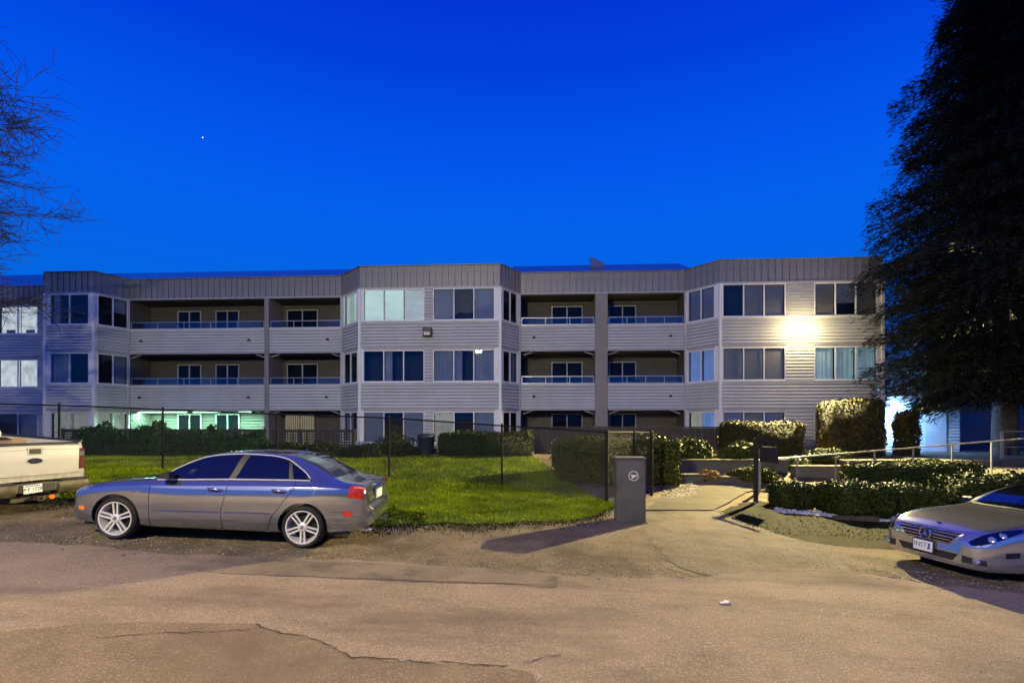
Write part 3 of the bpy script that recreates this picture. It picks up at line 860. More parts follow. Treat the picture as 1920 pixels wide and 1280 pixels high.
# roof: shallow metal slopes behind the parapets
for ua, ub, nm in ((u_left, b1[0][0], 0), (b1[0][0] + 0.3, b2[1][0] - 0.2, 1), (b2[2][0] + 0.2, b3[1][0] - 0.2, 2), (b3[1][0] + 0.4, b3[2][0] - 0.3, 3)):
    q = MB()
    ya = RD + (1.05 if nm == 0 else 0.16)
    pr = [(ya, 8.58), (6.2, 10.38), (12.9, 10.38), (12.9, 8.56)]
    if nm == 3: pr = [(1.2, 8.55), (8, 9.2), (12.9, 9.2), (12.9, 8.56)]
    pts = [(ua, a, z) for a, z in pr] + [(ub, a, z) for a, z in pr]
    q.poly(pts, [(0, 4, 5, 1), (1, 5, 6, 2), (2, 6, 7, 3), (0, 1, 2, 3), (7, 6, 5, 4), (0, 3, 7, 4)], M['roof'])
    seg0.put(q, 'roof')
q = MB(); u_ = U(1107, 5.5); q.poly([(u_, 5.4, 10.0), (u_ + 0.75, 5.4, 10.0), (u_ + 0.75, 5.4, 10.22), (u_, 5.4, 10.6), (u_, 6.0, 10.0), (u_ + 0.75, 6.0, 10.0), (u_ + 0.75, 6.0, 10.26), (u_, 6.0, 10.64)],
    [(0, 1, 2, 3), (4, 7, 6, 5), (3, 2, 6, 7), (0, 3, 7, 4), (1, 5, 6, 2)], M['roof']); seg0.put(q, 'roof_vent')

# things inside and on the balconies
def b2w(u, yl, z): return Vector((u * cb - yl * sb, B_ORG.y + u * sb + yl * cb, z))
tl_ = empty('table_lamp', b2w(U(826, 0.4), 0.36, 3.62), B_ROT); tag(tl_, 'small warm lamp glowing behind the middle floor window of the middle bay', 'lamp')
M['shade_lit'] = mat('lamp_shade_lit', (.9, .85, .7), 0.6, emit=(1.0, 0.80, 0.5), estr=3.0)
MB().lathe([(0.001, 0), (0.07, 0.01), (0.03, 0.06), (0.012, 0.12), (0.012, 0.56)], M['metal_black'], 12, 'z').build('lamp_base', tl_, smooth=40)
MB().lathe([(0.10, 0.56), (0.13, 0.56), (0.09, 0.76), (0.06, 0.76)], M['shade_lit'], 16, 'z').build('lamp_shade', tl_, smooth=40)
u_ = U(1185, 2.1); pb_ = b2w(u_, 2.1, 2.64)
bq = empty('barbecue', pb_, B_ROT); tag(bq, 'black barbecue grill on the right middle floor balcony', 'barbecue')
MB().cbox(-0.62, 0.62, -0.24, 0.24, 0.86, 0.90, M['metal_black']).build('side_shelf', bq)
MB().cbox(-0.34, 0.34, -0.25, 0.25, 0.72, 0.86, M['metal_black'], 0.02).build('firebox', bq)
q = MB(); prof = [(-0.25, 0.9), (-0.25, 1.0), (-0.15, 1.12), (0.1, 1.15), (0.25, 1.02), (0.25, 0.9)]
q.poly([(-.34, a, z) for a, z in prof] + [(.34, a, z) for a, z in prof], [tuple(range(6)), tuple(range(11, 5, -1))] + [(i, i + 6, (i + 1) % 6 + 6, (i + 1) % 6) for i in range(6)], M['metal_black']); q.build('lid', bq)
for sx in (-.3, .3):
    for sy in (-.2, .2): MB().tube([(sx, sy, 0), (sx, sy, 0.73)], 0.018, M['metal_black'], 6).build('leg', bq)
M['fab_grey'] = mat('covered_furniture', (0.09, 0.10, 0.12), 0.8)
u_ = U(380, 2.0); so = empty('patio_sofa', b2w(u_, 2.05, 5.36), B_ROT); tag(so, 'low dark patio sofa behind the glass on the left top balcony', 'sofa')
MB().cbox(-1.0, 1.0, -0.35, 0.35, 0.22, 0.45, M['fab_grey'], 0.05).build('seat', so, smooth=40)
MB().cbox(-1.0, 1.0, 0.2, 0.4, 0.45, 0.98, M['fab_grey'], 0.06).build('backrest', so, smooth=40)
for sx in (-1.0, 0.82): MB().cbox(sx, sx + 0.18, -0.35, 0.36, 0.45, 0.66, M['fab_grey'], 0.04).build('arm', so, smooth=40)
for sx in (-.9, .9):
    for sy in (-.28, .28): MB().box(sx - .03, sx + .03, sy - .03, sy + .03, 0, 0.22, M['metal_black']).build('leg', so)

# lit floodlight on the right bay, unlit one on the middle bay
FL = b2w(U(1500), -0.30, 5.62)
def floodlight(px, z, lit_, label):
    o = empty('wall_floodlight', b2w(U(px), -0.03, z), B_ROT); tag(o, label, 'floodlight')
    dy = -0.12 if lit_ else 0.0
    hw_ = 0.08 if lit_ else 0.19
    MB().cbox(-hw_, hw_, -0.26 + dy, -0.06 + dy, -0.08 if lit_ else -0.16, 0.08 if lit_ else 0.22, M['metal_black'], 0.02).build('housing', o)
    MB().cbox(-0.08, 0.08, -0.06 + dy, 0.0, -0.05, 0.05, M['metal_black'], 0.01).build('wall_bracket', o)
    if lit_: m_ = mat('flood_lens_lit', (0.9, 0.9, 0.9), 0.3, emit=(1.0, 0.86, 0.55), estr=60)
    else: m_ = mat('flood_lens', (0.55, 0.55, 0.55), 0.3)
    (MB().lathe([(0.001, -0.42 + dy), (0.12, -0.40 + dy), (0.19, -0.34 + dy), (0.20, -0.262 + dy), (0.001, -0.262 + dy)], m_, 20, 'y') if lit_ else MB().box(-0.13, 0.13, -0.272 + dy, -0.261 + dy, -0.12, 0.02, m_)).build('lens', o)
    if lit_: return o
    q = MB()
    for k in range(4): q.box(-0.14 + k * 0.09, -0.13 + k * 0.09, -0.285 + dy, -0.274 + dy, -0.13, 0.03, M['metal_black'])
    g_ = q.build('guard_bars', o); g_['kind'] = 'stuff'
    return o
floodlight(803, 5.70, False, 'unlit black floodlight box under the top windows of the middle bay')
fl = floodlight(1500, 5.62, True, 'glaring lit floodlight on the siding of the right bay')
ld = bpy.data.lights.new('flood_beam', 'SPOT'); ld.energy = 41000; ld.color = (1.0, 0.82, 0.36); ld.spot_size = R(128); ld.spot_blend = 0.22; ld.shadow_soft_size = 0.10
lo = bpy.data.objects.new('flood_beam', ld); COL.objects.link(lo)
lo.location = b2w(U(1500), -0.74, 5.58)
aim = Vector((2.5, 6.0, -0.3)) - lo.location
lo.rotation_euler = aim.to_track_quat('-Z', 'Y').to_euler()
ld2 = bpy.data.lights.new('flood_glow', 'POINT'); ld2.energy = 190; ld2.color = (1.0, 0.73, 0.34); ld2.shadow_soft_size = 0.1
lo2 = bpy.data.objects.new('flood_glow', ld2); COL.objects.link(lo2); lo2.location = b2w(U(1500), -0.80, 5.60)

# green fluorescent tube under the left ground floor balcony
tubes = [(U(254, 2.0), U(352, 2.0)), (U(360, 2.0), U(472, 2.0))]
M['tube_lit'] = mat('tube_lit', (0.9, 0.9, 0.9), 0.3, emit=(0.45, 1.0, 0.62), estr=7)
for i, (a, b) in enumerate(tubes):
    c = b2w((a + b) / 2, 2.0, 2.30)
    o = empty('tube_light', c, B_ROT); tag(o, ('left one', 'right one')[i] + ' of the two green glowing tube lights under the left balcony', 'tube light', 'green tube lights')
    MB().box(-(b - a) / 2, (b - a) / 2, -0.05, 0.05, 0.0, 0.05, M['trim']).build('housing', o)
    MB().tube([(-(b - a) / 2 + .04, 0, -0.02), ((b - a) / 2 - .04, 0, -0.02)], 0.018, M['tube_lit'], 8).build('tube', o)
    ad = bpy.data.lights.new('tube_glow', 'AREA'); ad.shape = 'RECTANGLE'; ad.size = b - a; ad.size_y = 0.06; ad.energy = 360; ad.color = (0.42, 1.0, 0.66)
    ao = bpy.data.objects.new('tube_glow', ad); COL.objects.link(ao); ao.location = (c.x, c.y, c.z - 0.045); ao.rotation_euler = (0, 0, B_ROT)

# ---- low entrance wing right of the building
ew = empty('entrance_wing', (15.2, 23.6, 0), R(-3)); tag(ew, 'low white sided entrance wing lit blue behind the conifer', 'building')
q = MB(); siding(q, 0, 4.4, 0.3, 2.75, M['trim']); o = q.build('siding_panel', ew); o['kind'] = 'stuff'
MB().box(0, 4.4, 0.065, 6, 0.0, 2.75, M['trim']).build('wall', ew)
MB().cbox(-0.2, 4.6, -0.35, 6.2, 2.75, 2.95, M['parapet']).build('roof', ew)
MB().box(2.9, 3.8, -0.09, -0.062, 0.45, 2.5, M['trim']).build('door', ew)
wl_ = empty('entrance_lamp', (16.4, 23.35, 2.5), R(-3)); tag(wl_, 'small bluish white lamp on the entrance wing wall', 'lamp')
M['lamp_blue'] = mat('lamp_blue', (.9, .9, .9), 0.3, emit=(0.35, 0.6, 1.0), estr=5)
MB().cbox(-0.1, 0.1, -0.12, 0.1, -0.06, 0.1, M['metal_black'], 0.015).build('housing', wl_)
MB().cbox(-0.08, 0.08, -0.1, 0.08, -0.1, -0.061, M['lamp_blue'], 0.01).build('lens', wl_)
pd = bpy.data.lights.new('entrance_glow', 'POINT'); pd.energy = 750; pd.color = (0.22, 0.46, 1.0); pd.shadow_soft_size = 0.1
po = bpy.data.objects.new('entrance_glow', pd); COL.objects.link(po); po.location = (16.4, 22.6, 2.2)
nb = empty('neighbour_building', (30, 33, 0), R(-8)); tag(nb, 'dark flat roofed neighbouring building behind the conifer', 'building')
M['nb'] = mat('neighbour_wall', (0.12, 0.12, 0.14), 0.7)
MB().box(-7, 9, 0, 10, 0, 5.2, M['nb']).build('wall', nb)
MB().box(-7.2, 9.2, -0.2, 10.2, 5.2, 5.6, M['parapet']).build('roof', nb)
for k in range(4):
    MB().box(-6 + 3.6 * k, -4.4 + 3.6 * k, -0.04, 0.01, 1.6, 3.0, M['glass']).build('window', nb)

# ------------------------------------------------------------------ foliage
def leaf_mat(name, col, var=0.32, rough=0.6, spec=0.10):
    return mat(name, col, rough, var=0.25, vscale=2.0, island=var, spec=spec)
M['leaf'] = leaf_mat('hedge_leaf', (0.032, 0.046, 0.008))
M['leaf_y'] = leaf_mat('hedge_leaf_light', (0.060, 0.072, 0.012))
M['leaf_o'] = leaf_mat('dry_orange_grass', (0.22, 0.13, 0.03), rough=0.7)
M['leaf_g'] = leaf_mat('laurel_leaf', (0.020, 0.060, 0.016))
M['cedar'] = leaf_mat('cedar_leaf', (0.045, 0.040, 0.012), rough=0.6)
M['conifer'] = leaf_mat('conifer_needle', (0.019, 0.020, 0.009), rough=0.65, spec=0.25)
M['core'] = mat('twig_core', (0.010, 0.011, 0.006), 0.95, var=0.4)
M['bark'] = mat('bark', (0.07, 0.055, 0.04), 0.9, var=0.4, vscale=9, bump=0.8, bscale=18)
M['bark_dark'] = mat('bark_dark', (0.011, 0.009, 0.010), 0.9, var=0.3)

def quads_at(P, N, size, aspect=1.6, tilt=0.8):
    """leaf quads (folded diamonds) at P, roughly facing N"""
    n = len(P)
    N = N + rng.normal(0, tilt, (n, 3)); N /= np.linalg.norm(N, axis=1, keepdims=True) + 1e-9
    A = rng.normal(0, 1, (n, 3)); A -= N * (A * N).sum(1, keepdims=True); A /= np.linalg.norm(A, axis=1, keepdims=True) + 1e-9
    Bv = np.cross(N, A)
    s = (size * rng.uniform(0.6, 1.25, n))[:, None]
    v = np.stack([P - A * s * aspect / 2, P + Bv * s * 0.5 + N * s * 0.12, P + A * s * aspect / 2, P - Bv * s * 0.5 + N * s * 0.12], 1)
    return v.reshape(-1, 3), np.arange(4 * n).reshape(-1, 4)

def merge(parts):
    vs_, fs_, b = [], [], 0
    for v, f in parts:
        vs_.append(v); fs_.append(f + b); b += len(v)
    return np.concatenate(vs_), np.concatenate(fs_)

def box_core(x0, x1, y0, y1, z0, z1):
    v = np.array([(x0, y0, z0), (x1, y0, z0), (x1, y1, z0), (x0, y1, z0), (x0, y0, z1), (x1, y0, z1), (x1, y1, z1), (x0, y1, z1)], float)
    f = np.array([(0, 3, 2, 1), (4, 5, 6, 7), (0, 1, 5, 4), (1, 2, 6, 5), (2, 3, 7, 6), (3, 0, 4, 7)])
    return v, f

def hedge(name, label, cat, x0, x1, y0, y1, z0, z1, n, leaf, lm, rz=0.0, rough=0.06, shaggy=0.0, group=None, taper=0.0, rnd_=0.4):
    """a clipped hedge: leaves over a rounded block, thin at the bottom"""
    n = int(n * 1.7)
    cx, cy = (x0 + x1) / 2, (y0 + y1) / 2
    hx, hy, hz = (x1 - x0) / 2, (y1 - y0) / 2, (z1 - z0) / 2
    root = empty(name, (cx, cy, z0), rz); tag(root, label, cat, group)
    a = np.array([hy * hz, hy * hz, hx * hz, hx * hz, hx * hy]); pr = a / a.sum()
    side = rng.choice(5, n, p=pr)
    u, w = rng.uniform(-1, 1, n), rng.uniform(-1, 1, n)
    P = np.zeros((n, 3)); N = np.zeros((n, 3))
    for s_, (ax, sg) in enumerate(((0, -1), (0, 1), (1, -1), (1, 1), (2, 1))):
        k = side == s_
        o = [i for i in range(3) if i != ax]
        P[k, ax] = sg; P[k, o[0]] = u[k]; P[k, o[1]] = w[k]; N[k, ax] = sg
    # rounded edges
    q = P * np.array([hx, hy, hz]); r_ = min(hx, hy, hz) * rnd_
    inn = np.clip(q, -np.array([hx, hy, hz]) + r_, np.array([hx, hy, hz]) - r_)
    d = q - inn; L = np.linalg.norm(d, axis=1, keepdims=True)
    dirn = np.where(L > 1e-6, d / np.maximum(L, 1e-6), N)
    q = inn + dirn * np.minimum(L, r_)
    lump = 0.5 * np.sin(q[:, 0] * 5.3 + cx) * np.sin(q[:, 1] * 4.7 + cy) + 0.5 * np.sin(q[:, 2] * 6.1 + q[:, 0] * 2.9)
    depth = -np.abs(rng.normal(0, rough * 1.1, n)) + rough * 0.9 * lump + (rng.random(n) < 0.06) * rng.uniform(0, rough * 1.9 + shaggy, n)
    q = q + dirn * depth[:, None]
    if taper: q[:, :2] *= (1 - taper * (q[:, 2:3] / hz + 1) / 2)
    q[:, 2] += hz
    leaf_s = leaf * 0.78 * np.exp(rng.normal(0, 0.22, n))
    v, f = quads_at(q, dirn, leaf_s, 1.7, 0.62)
    o = np_mesh('foliage', v, f, M[lm], root); o['kind'] = 'stuff'
    i_ = rough * 1.6 + 0.02
    cv, cf = box_core(-hx + i_, hx - i_, -hy + i_, hy - i_, 0.04, 2 * hz - i_)
    np_mesh('inner_twigs', cv, cf, M['core'], root)
    return root

def bush(name, label, cat, c, rad, n, leaf, lm, group=None, spiky=0.0, flat=1.0):
    root = empty(name, c); tag(root, label, cat, group)
    d = rng.normal(0, 1, (n, 3)); d[:, 2] = np.abs(d[:, 2]) - 0.15; d /= np.linalg.norm(d, axis=1, keepdims=True)
    rr = 1 - np.abs(rng.normal(0, 0.16, n)) + 0.14 * np.sin(d[:, 0] * 7 + c[0] * 3) * np.sin(d[:, 1] * 6 + d[:, 2] * 5)
    P = d * rr[:, None] * np.array(rad); P[:, 2] = np.maximum(P[:, 2], 0.01)
    N = d + (np.array([0, 0, spiky]))
    v, f = quads_at(P, d, leaf, 1.6 + spiky * 2)
    o = np_mesh('foliage', v, f, M[lm], root); o['kind'] = 'stuff'
    mb = MB()
    for k in range(5):
        t = k * 1.257 + random.random()
        mb.tube([(0, 0, 0), (math.cos(t) * rad[0] * .35, math.sin(t) * rad[1] * .35, rad[2] * .55)], [0.02, 0.008], M['bark_dark'], 5)
    mb.build('stem', root)
    mb = MB(); nl, nk = 5, 10; pts = [(0, 0, rad[2] * .8)]
    for a in range(1, nl + 1):
        for b in range(nk):
            ph = a / nl * math.pi / 2; t = 2 * math.pi * b / nk
            pts.append((rad[0] * .8 * math.sin(ph) * math.cos(t), rad[1] * .8 * math.sin(ph) * math.sin(t), rad[2] * .8 * math.cos(ph)))
    fs_ = [(0, 1 + b, 1 + (b + 1) % nk) for b in range(nk)]
    for a in range(nl - 1):
        for b in range(nk): fs_.append((1 + a * nk + b, 1 + (a + 1) * nk + b, 1 + (a + 1) * nk + (b + 1) % nk, 1 + a * nk + (b + 1) % nk))
    mb.poly(pts, fs_, M['core']).build('inner_twigs', root)
    return root

def on(x, y): return gz(x, y) - 0.02
# clipped hedges right of the path
hedge('box_hedge', 'small clipped box hedge beside the dark sign post', 'hedge', 6.98, 7.95, 13.75, 14.75, on(7.6, 14.3), 0.18, 4600, 0.055, 'leaf', 0.05, rnd_=0.7)
hedge('box_hedge', 'broad clipped hedge just right of the small one by the sign', 'hedge', 7.95, 9.30, 12.75, 14.2, on(8.5, 13.4), 0.26, 8500, 0.055, 'leaf', 0.08, rnd_=0.7)
hedge('box_hedge', 'clipped hedge clump behind the pale sedan grille', 'hedge', 9.42, 10.75, 12.95, 14.4, on(9.8, 13.8), 0.20, 8000, 0.055, 'leaf', -0.05, rnd_=0.75)
hedge('box_hedge', 'narrow clipped hedge along the foot of the ramp railing', 'hedge', 9.6, 13.4, 15.05, 15.75, on(11.5, 15.4), 0.62, 8000, 0.055, 'leaf')
hedge('box_hedge', 'loose hedge at the right frame edge above the windshield', 'hedge', 11.1, 14.6, 12.9, 14.4, on(12.8, 13.6), 0.42, 10000, 0.065, 'leaf', rough=0.11)
# hedge behind the chain link
hedge('privet_hedge', 'leafy hedge with bright clipped top behind the chain link fence', 'hedge', 1.35, 5.15, 16.1, 17.5, on(4.6, 16.6) - 0.1, 1.28, 15000, 0.07, 'leaf_y', 0.02, rough=0.10)
hedge('dark_hedge', 'black rectangular clipped hedge in front of the middle bay', 'hedge', -2.75, 0.75, 19.6, 20.9, 0.45, 1.42, 9000, 0.055, 'leaf', -0.03)
hedge('dark_hedge', 'dark block hedge with flat top under the right bay windows', 'hedge', 8.0, 10.9, 19.7, 20.9, 0.3, 1.80, 9000, 0.055, 'cedar', 0.0)
hedge('tall_hedge', 'tall clipped cedar block lit golden along its left edge', 'hedge', 12.0, 14.1, 19.9, 21.3, 0.3, 2.66, 9500, 0.06, 'cedar', 0.0, rough=0.07, taper=0.04)
hedge('ivy_column', 'narrow ivy covered column below the conifer', 'ivy', 14.85, 15.55, 20.2, 20.9, 0.3, 2.2, 3600, 0.07, 'cedar', 0.2, rough=0.09)
bush('shrub', 'round glossy shrub at the back end of the path', 'shrub', (6.25, 18.6, 0.32), (0.9, 0.6, 0.92), 3800, 0.075, 'leaf_y')
bush('shrub', 'loose leafy shrub directly left of the sign panel', 'shrub', (7.95, 18.5, 0.5), (0.75, 0.5, 0.62), 1300, 0.10, 'leaf_y', spiky=0.3)
bush('golden_shrub', 'low golden juniper mound behind the sign post', 'shrub', (7.7, 17.0, 0.0), (0.85, 0.5, 0.40), 5200, 0.045, 'leaf_y')
bush('orange_grass', 'small tuft of orange dry grass on the low wall', 'plant', (6.25, 16.95, 0.0), (0.42, 0.3, 0.28), 2200, 0.03, 'leaf_o', spiky=0.6)
bush('shrub', 'dim shrub behind the ramp railing under the tall hedge', 'shrub', (11.2, 18.9, 0.45), (0.9, 0.5, 0.42), 2600, 0.06, 'leaf')
bush('shrub', 'dim leafy shrub left of the ivy column foot', 'shrub', (9.6, 18.4, 0.25), (0.8, 0.45, 0.38), 2200, 0.06, 'leaf_y')
bush('shrub', 'low shrub behind the railing at the foot of the ramp turn', 'shrub', (13.2, 17.2, 0.2), (1.1, 0.5, 0.42), 2600, 0.06, 'leaf')
# left side: loose laurel hedge in front of the lattice, low dark shrubs
for i, (x, y, rx_, rz_, lb) in enumerate([(-15.6, 20.2, 1.3, 1.22, 'leftmost green laurel shrub above the pickup tailgate'), (-13.4, 20.0, 1.3, 1.25, 'tall green lit laurel shrub second from the left'),
                                          (-11.4, 20.1, 1.2, 1.12, 'green laurel shrub behind the left fence post'), (-9.7, 19.8, 0.9, 0.95, 'yellowish green laurel shrub above the sedan roof')]):
    bush('laurel', lb, 'shrub', (x, y, gz(x, y) - 0.05), (rx_, 0.55, rz_), 3600, 0.10, 'leaf_g', 'laurels in front of the lattice')
for i, (x, y, rx_, rz_, lb) in enumerate([(-8.2, 19.6, 0.8, 0.62, 'low shrub in front of the lattice above the sedan roof rear'), (-6.9, 19.5, 1.1, 0.66, 'low spreading juniper below the warm lit patio blind'),
                                          (-5.2, 19.6, 1.0, 0.58, 'low dark juniper just left of the round topped shrub'), (-4.35, 19.9, 0.95, 0.92, 'round topped dark shrub below the middle bay corner')]):
    bush('juniper', lb, 'shrub', (x, y, gz(x, y) - 0.05), (rx_, 0.6, rz_), 4200, 0.05, 'leaf', 'low junipers along the lawn')
hedge('dark_hedge', 'low black groundcover strip behind the lawn', 'hedge', -9.0, -2.9, 20.3, 20.9, 0.42, 0.80, 5000, 0.06, 'leaf', -0.03)

# river stones under the hedges
n_ = 1500
X = rng.uniform(6.6, 10.8, n_); Y = 13.3 - 0.30 * (X - 6.8) + np.abs(rng.normal(0, 0.35, n_)) * np.where(X < 8, 1.3, 1.0) - 0.12
v, fc = stones(n_, X, Y, G(X, Y) + 0.02, 0.02, 0.055)
M['pebble'] = mat('river_stone', (0.55, 0.54, 0.52), 0.6, var=0.3, island=0.35)
tag(np_mesh('river_stones', v, fc, M['pebble']), 'pale river stones lying below the clipped hedges', 'stones', kind='stuff')
n_ = 500
X = rng.uniform(4.2, 5.6, n_); Y = 14.6 + (X - 4.2) * 1.1 + rng.normal(0, 0.22, n_)
v, fc = stones(n_, X, Y, G(X, Y) + 0.02, 0.02, 0.06)
tag(np_mesh('edging_stones', v, fc, M['stone']), 'small stones edging the path by the hedge end', 'stones', kind='stuff')
# landscape timber edging
p0, p1 = GP(1480, 953), GP(1540, 958)
tag(MB().cbox(-0.5, 0.5, -0.06, 0.06, -0.05, 0.10, M['bark'], 0.015).build('edging_timber', None, (8.15, 12.65, gz(8.15, 12.65)), -0.1), 'weathered landscape timber below the small clipped hedge', 'timber')

# retaining walls
def wall(label, x0, x1, y, z0, z1, th=0.3, rz=0.0, n_=0):
    o = empty('retaining_wall', ((x0 + x1) / 2, y, 0), rz); tag(o, label, 'wall')
    h = (x1 - x0) / 2
    MB().cbox(-h, h, 0, th, z0, z1 - 0.06, M['wall_conc'], 0.01).build('wall_face', o)
    MB().cbox(-h - 0.03, h + 0.03, -0.04, th + 0.04, z1 - 0.06, z1, M['concrete'], 0.012).build('coping', o)
    return o
wall('low concrete wall closing the end of the path', 5.1, 6.05, 16.75, -0.4, 0.17)
wall('low concrete wall stepped down behind the orange grass tuft', 6.1, 7.9, 16.7, -0.5, 0.10)
wall('upper concrete terrace wall in front of the round shrub', 5.2, 9.2, 17.75, -0.3, 0.56)
wall('concrete terrace wall behind the first railing posts', 9.25, 11.6, 17.4, -0.5, 0.38)
wall('concrete terrace wall under the far right shrubs', 11.3, 14.6, 18.1, -0.4, 0.52)

# ------------------------------------------------------------------ ramp and railings
q = MB()
q.poly([(7.4, 16.0, gz(7.4, 16) + .03), (16.5, 15.75, 0.42), (16.5, 17.3, 0.42), (7.4, 17.4, gz(7.4, 17) - .25), (7.4, 16.0, -0.8), (16.5, 15.75, -0.8), (16.5, 17.3, -0.8), (7.4, 17.4, -0.8)],
       [(0, 1, 2, 3), (0, 4, 5, 1), (2, 6, 7, 3), (1, 5, 6, 2), (0, 3, 7, 4)], M['concrete'])
tag(q.build('ramp'), 'pale concrete wheelchair ramp rising to the right', kind='structure')
q = MB(); q.box(13.8, 24, 17.35, 22.6, -0.5, 0.55, M['concrete']); tag(q.build('terrace'), 'concrete entrance terrace at the right', kind='structure')
M['rail_paint'] = mat('rail_cream_paint', (0.24, 0.22, 0.165), 0.45, var=0.12, vscale=8)
def railing(label, pts, ys, h, base, r=0.019, low=None):
    """pts: x of the posts; base(x): height of the foot"""
    o = empty('handrail', (pts[0], ys(pts[0]), base(pts[0]))); tag(o, label, 'handrail')
    O = o.location
    q = MB(); q.tube([Vector((x, ys(x), base(x) + h)) - O for x in pts] + [], r * 1.15, M['rail_paint'], 8); q.build('top_rail', o, smooth=40)
    for i, x in enumerate(pts):
        w = 0.036 if i == 0 else 0.018
        c = Vector((x, ys(x), base(x))) - O
        MB().box(c.x - w, c.x + w, c.y - w, c.y + w, c.z - 0.06, c.z + h - 0.02, M['rail_paint']).build('post', o)
    if low:
        for a, b in zip(pts, pts[1:]):
            if a < low: continue
            A = Vector((a + .03, ys(a), base(a) + h * 0.42)) - O; Bq = Vector((b - .03, ys(b), base(b) + h * 0.42)) - O
            MB().tube([A, Bq], r * 0.7, M['rail_paint'], 6).build('lower_rail', o)
    return o
xs_ = [7.42, 8.55, 9.68, 10.82, 11.95, 13.08, 14.22, 15.4, 16.5]
railing('long cream painted ramp handrail rising behind the clipped hedges', xs_, lambda x: 16.02 - 0.03 * (x - 7.4), 0.93, lambda x: -0.27 + 0.0845 * (x - 7.42), low=None)
railing('upper cream handrail on the terrace at the right frame edge', [16.95, 18.6, 20.2], lambda x: 18.45, 0.93, lambda x: 0.55 if x > 13.5 else 0.45, low=13)

# ------------------------------------------------------------------ chain link fence
M['fence'] = mat('fence_black', (0.014, 0.013, 0.012), 0.75, spec=0.15, metal=0.0, var=0.25, vscale=25)
M['wire'] = mat('fence_wire', (0.022, 0.022, 0.020), 0.4, metal=0.4)
fp = [(-20.6, 15.9), (-17.1, 15.9), (-13.5, 15.9), (-10.4, 15.88), (-7.0, 15.88), (-3.65, 15.86), (-0.29, 15.4), (2.40, 13.5), (3.35, 14.6), (3.95, 15.1)]
FH = 1.8
fz = [gz(x, y) for x, y in fp]
fz[5] = 0.13; fz[6] = -0.10; fz[4] = 0.24; fz[8] = -0.24; fz[9] = -0.25
top = [z + FH for z in fz]
top[8] = top[7] - 0.02; top[9] = top[7] - 0.05
fence = empty('chain_link_fence', (fp[0][0], fp[0][1], 0)); tag(fence, 'black chain link fence with pipe posts crossing the lawn', 'fence')
fo = fence.location
def fpt(i, z): return Vector((fp[i][0], fp[i][1], z)) - fo
for i in range(len(fp)):
    big = 0.045 if i in (7, 9) else 0.03
    q = MB(); q.tube([fpt(i, fz[i] - 0.3), fpt(i, top[i] + 0.02)], big, M['fence'], 10)
    q.lathe([(0.0, 0.075), (big * .7, 0.06), (big * 1.25, 0.03), (big * 1.25, 0.0)], M['fence'], 10, 'z', fpt(i, top[i]))
    q.build('post', fence, smooth=40)
for i in range(len(fp) - 1):
    MB().tube([fpt(i, top[i]), fpt(i + 1, top[i + 1])], 0.021, M['fence'], 8).build('top_rail', fence, smooth=40)
    if i >= 7: MB().tube([fpt(i, fz[i] + 0.09), fpt(i + 1, fz[i + 1] + 0.09)], 0.02, M['fence'], 8).build('bottom_rail', fence, smooth=40)
    a, b = Vector((*fp[i], 0)) - fo, Vector((*fp[i + 1], 0)) - fo
    L = (b - a).length; d = (b - a) / L; nrm = Vector((-d.y, d.x, 0))
    sp_ = 0.095; q = MB()
    def P_(s, t):
        s = min(max(s, 0), L); k = s / L
        zb = fz[i] * (1 - k) + fz[i + 1] * k + 0.04; zt = top[i] * (1 - k) + top[i + 1] * k
        return a + d * s + Vector((0, 0, zb + (zt - zb) * t))
    H_ = FH
    for sgn in (1, -1):
        s0 = -H_ if sgn > 0 else 0.0
        while s0 < (L if sgn > 0 else L + H_):
            # wire from (s0, t=0) to (s0 + sgn*H, t=1), clipped to the panel
            t0, t1 = 0.0, 1.0
            e0, e1 = s0, s0 + sgn * H_
            if sgn > 0:
                if e0 < 0: t0 = -e0 / H_
                if e1 > L: t1 = (L - e0) / H_
            else:
                if e0 > L: t0 = (e0 - L) / H_
                if e1 < 0: t1 = e0 / H_
            if t1 - t0 > 0.02:
                A, Bq = P_(e0 + sgn * H_ * t0, t0), P_(e0 + sgn * H_ * t1, t1)
                off = nrm * (0.003 * sgn)
                q.tube([A + off, Bq + off], 0.0040, M['wire'], 3, cap=False)
            s0 += sp_ * 1.0
    o = q.build('chain_link_mesh', fence); o['kind'] = 'stuff'

# ------------------------------------------------------------------ grey mail relay box
p = GP(1180, 975)
mx_, my_ = 2.47, 11.2
mbx = empty('mail_relay_box', (mx_, my_, gz(mx_, my_) - 0.03), R(-6)); tag(mbx, 'grey metal postal relay box with round white bird emblem beside the path', 'mailbox')
M['box_grey'] = mat('box_grey_paint', (0.085, 0.082, 0.082), 0.5, metal=0.1, var=0.10, vscale=3, stain=(0.06, 0.058, 0.056), stain_scale=2.5, bump=0.05)
M['white_print'] = mat('white_print', (0.7, 0.7, 0.7), 0.5, var=0.03)
q = MB(); q.cbox(-0.30, 0.30, -0.24, 0.24, 0.0, 1.32, M['box_grey'], 0.012); q.build('cabinet', mbx)
MB().cbox(-0.315, 0.315, -0.255, 0.255, 1.322, 1.362, M['box_grey'], 0.012).build('lid', mbx)
MB().cbox(-0.27, 0.27, -0.253, -0.241, 0.48, 1.28, M['box_grey'], 0.004).build('door', mbx)
MB().cbox(-0.34, 0.34, -0.28, 0.28, -0.03, 0.035, M['concrete'], 0.01).build('base_plate', mbx)
for hz_ in (0.62, 1.14): MB().tube([(-0.262, -0.258, hz_ - 0.04), (-0.262, -0.258, hz_ + 0.04)], 0.009, M['box_grey'], 8).build('hinge', mbx)
q = MB()
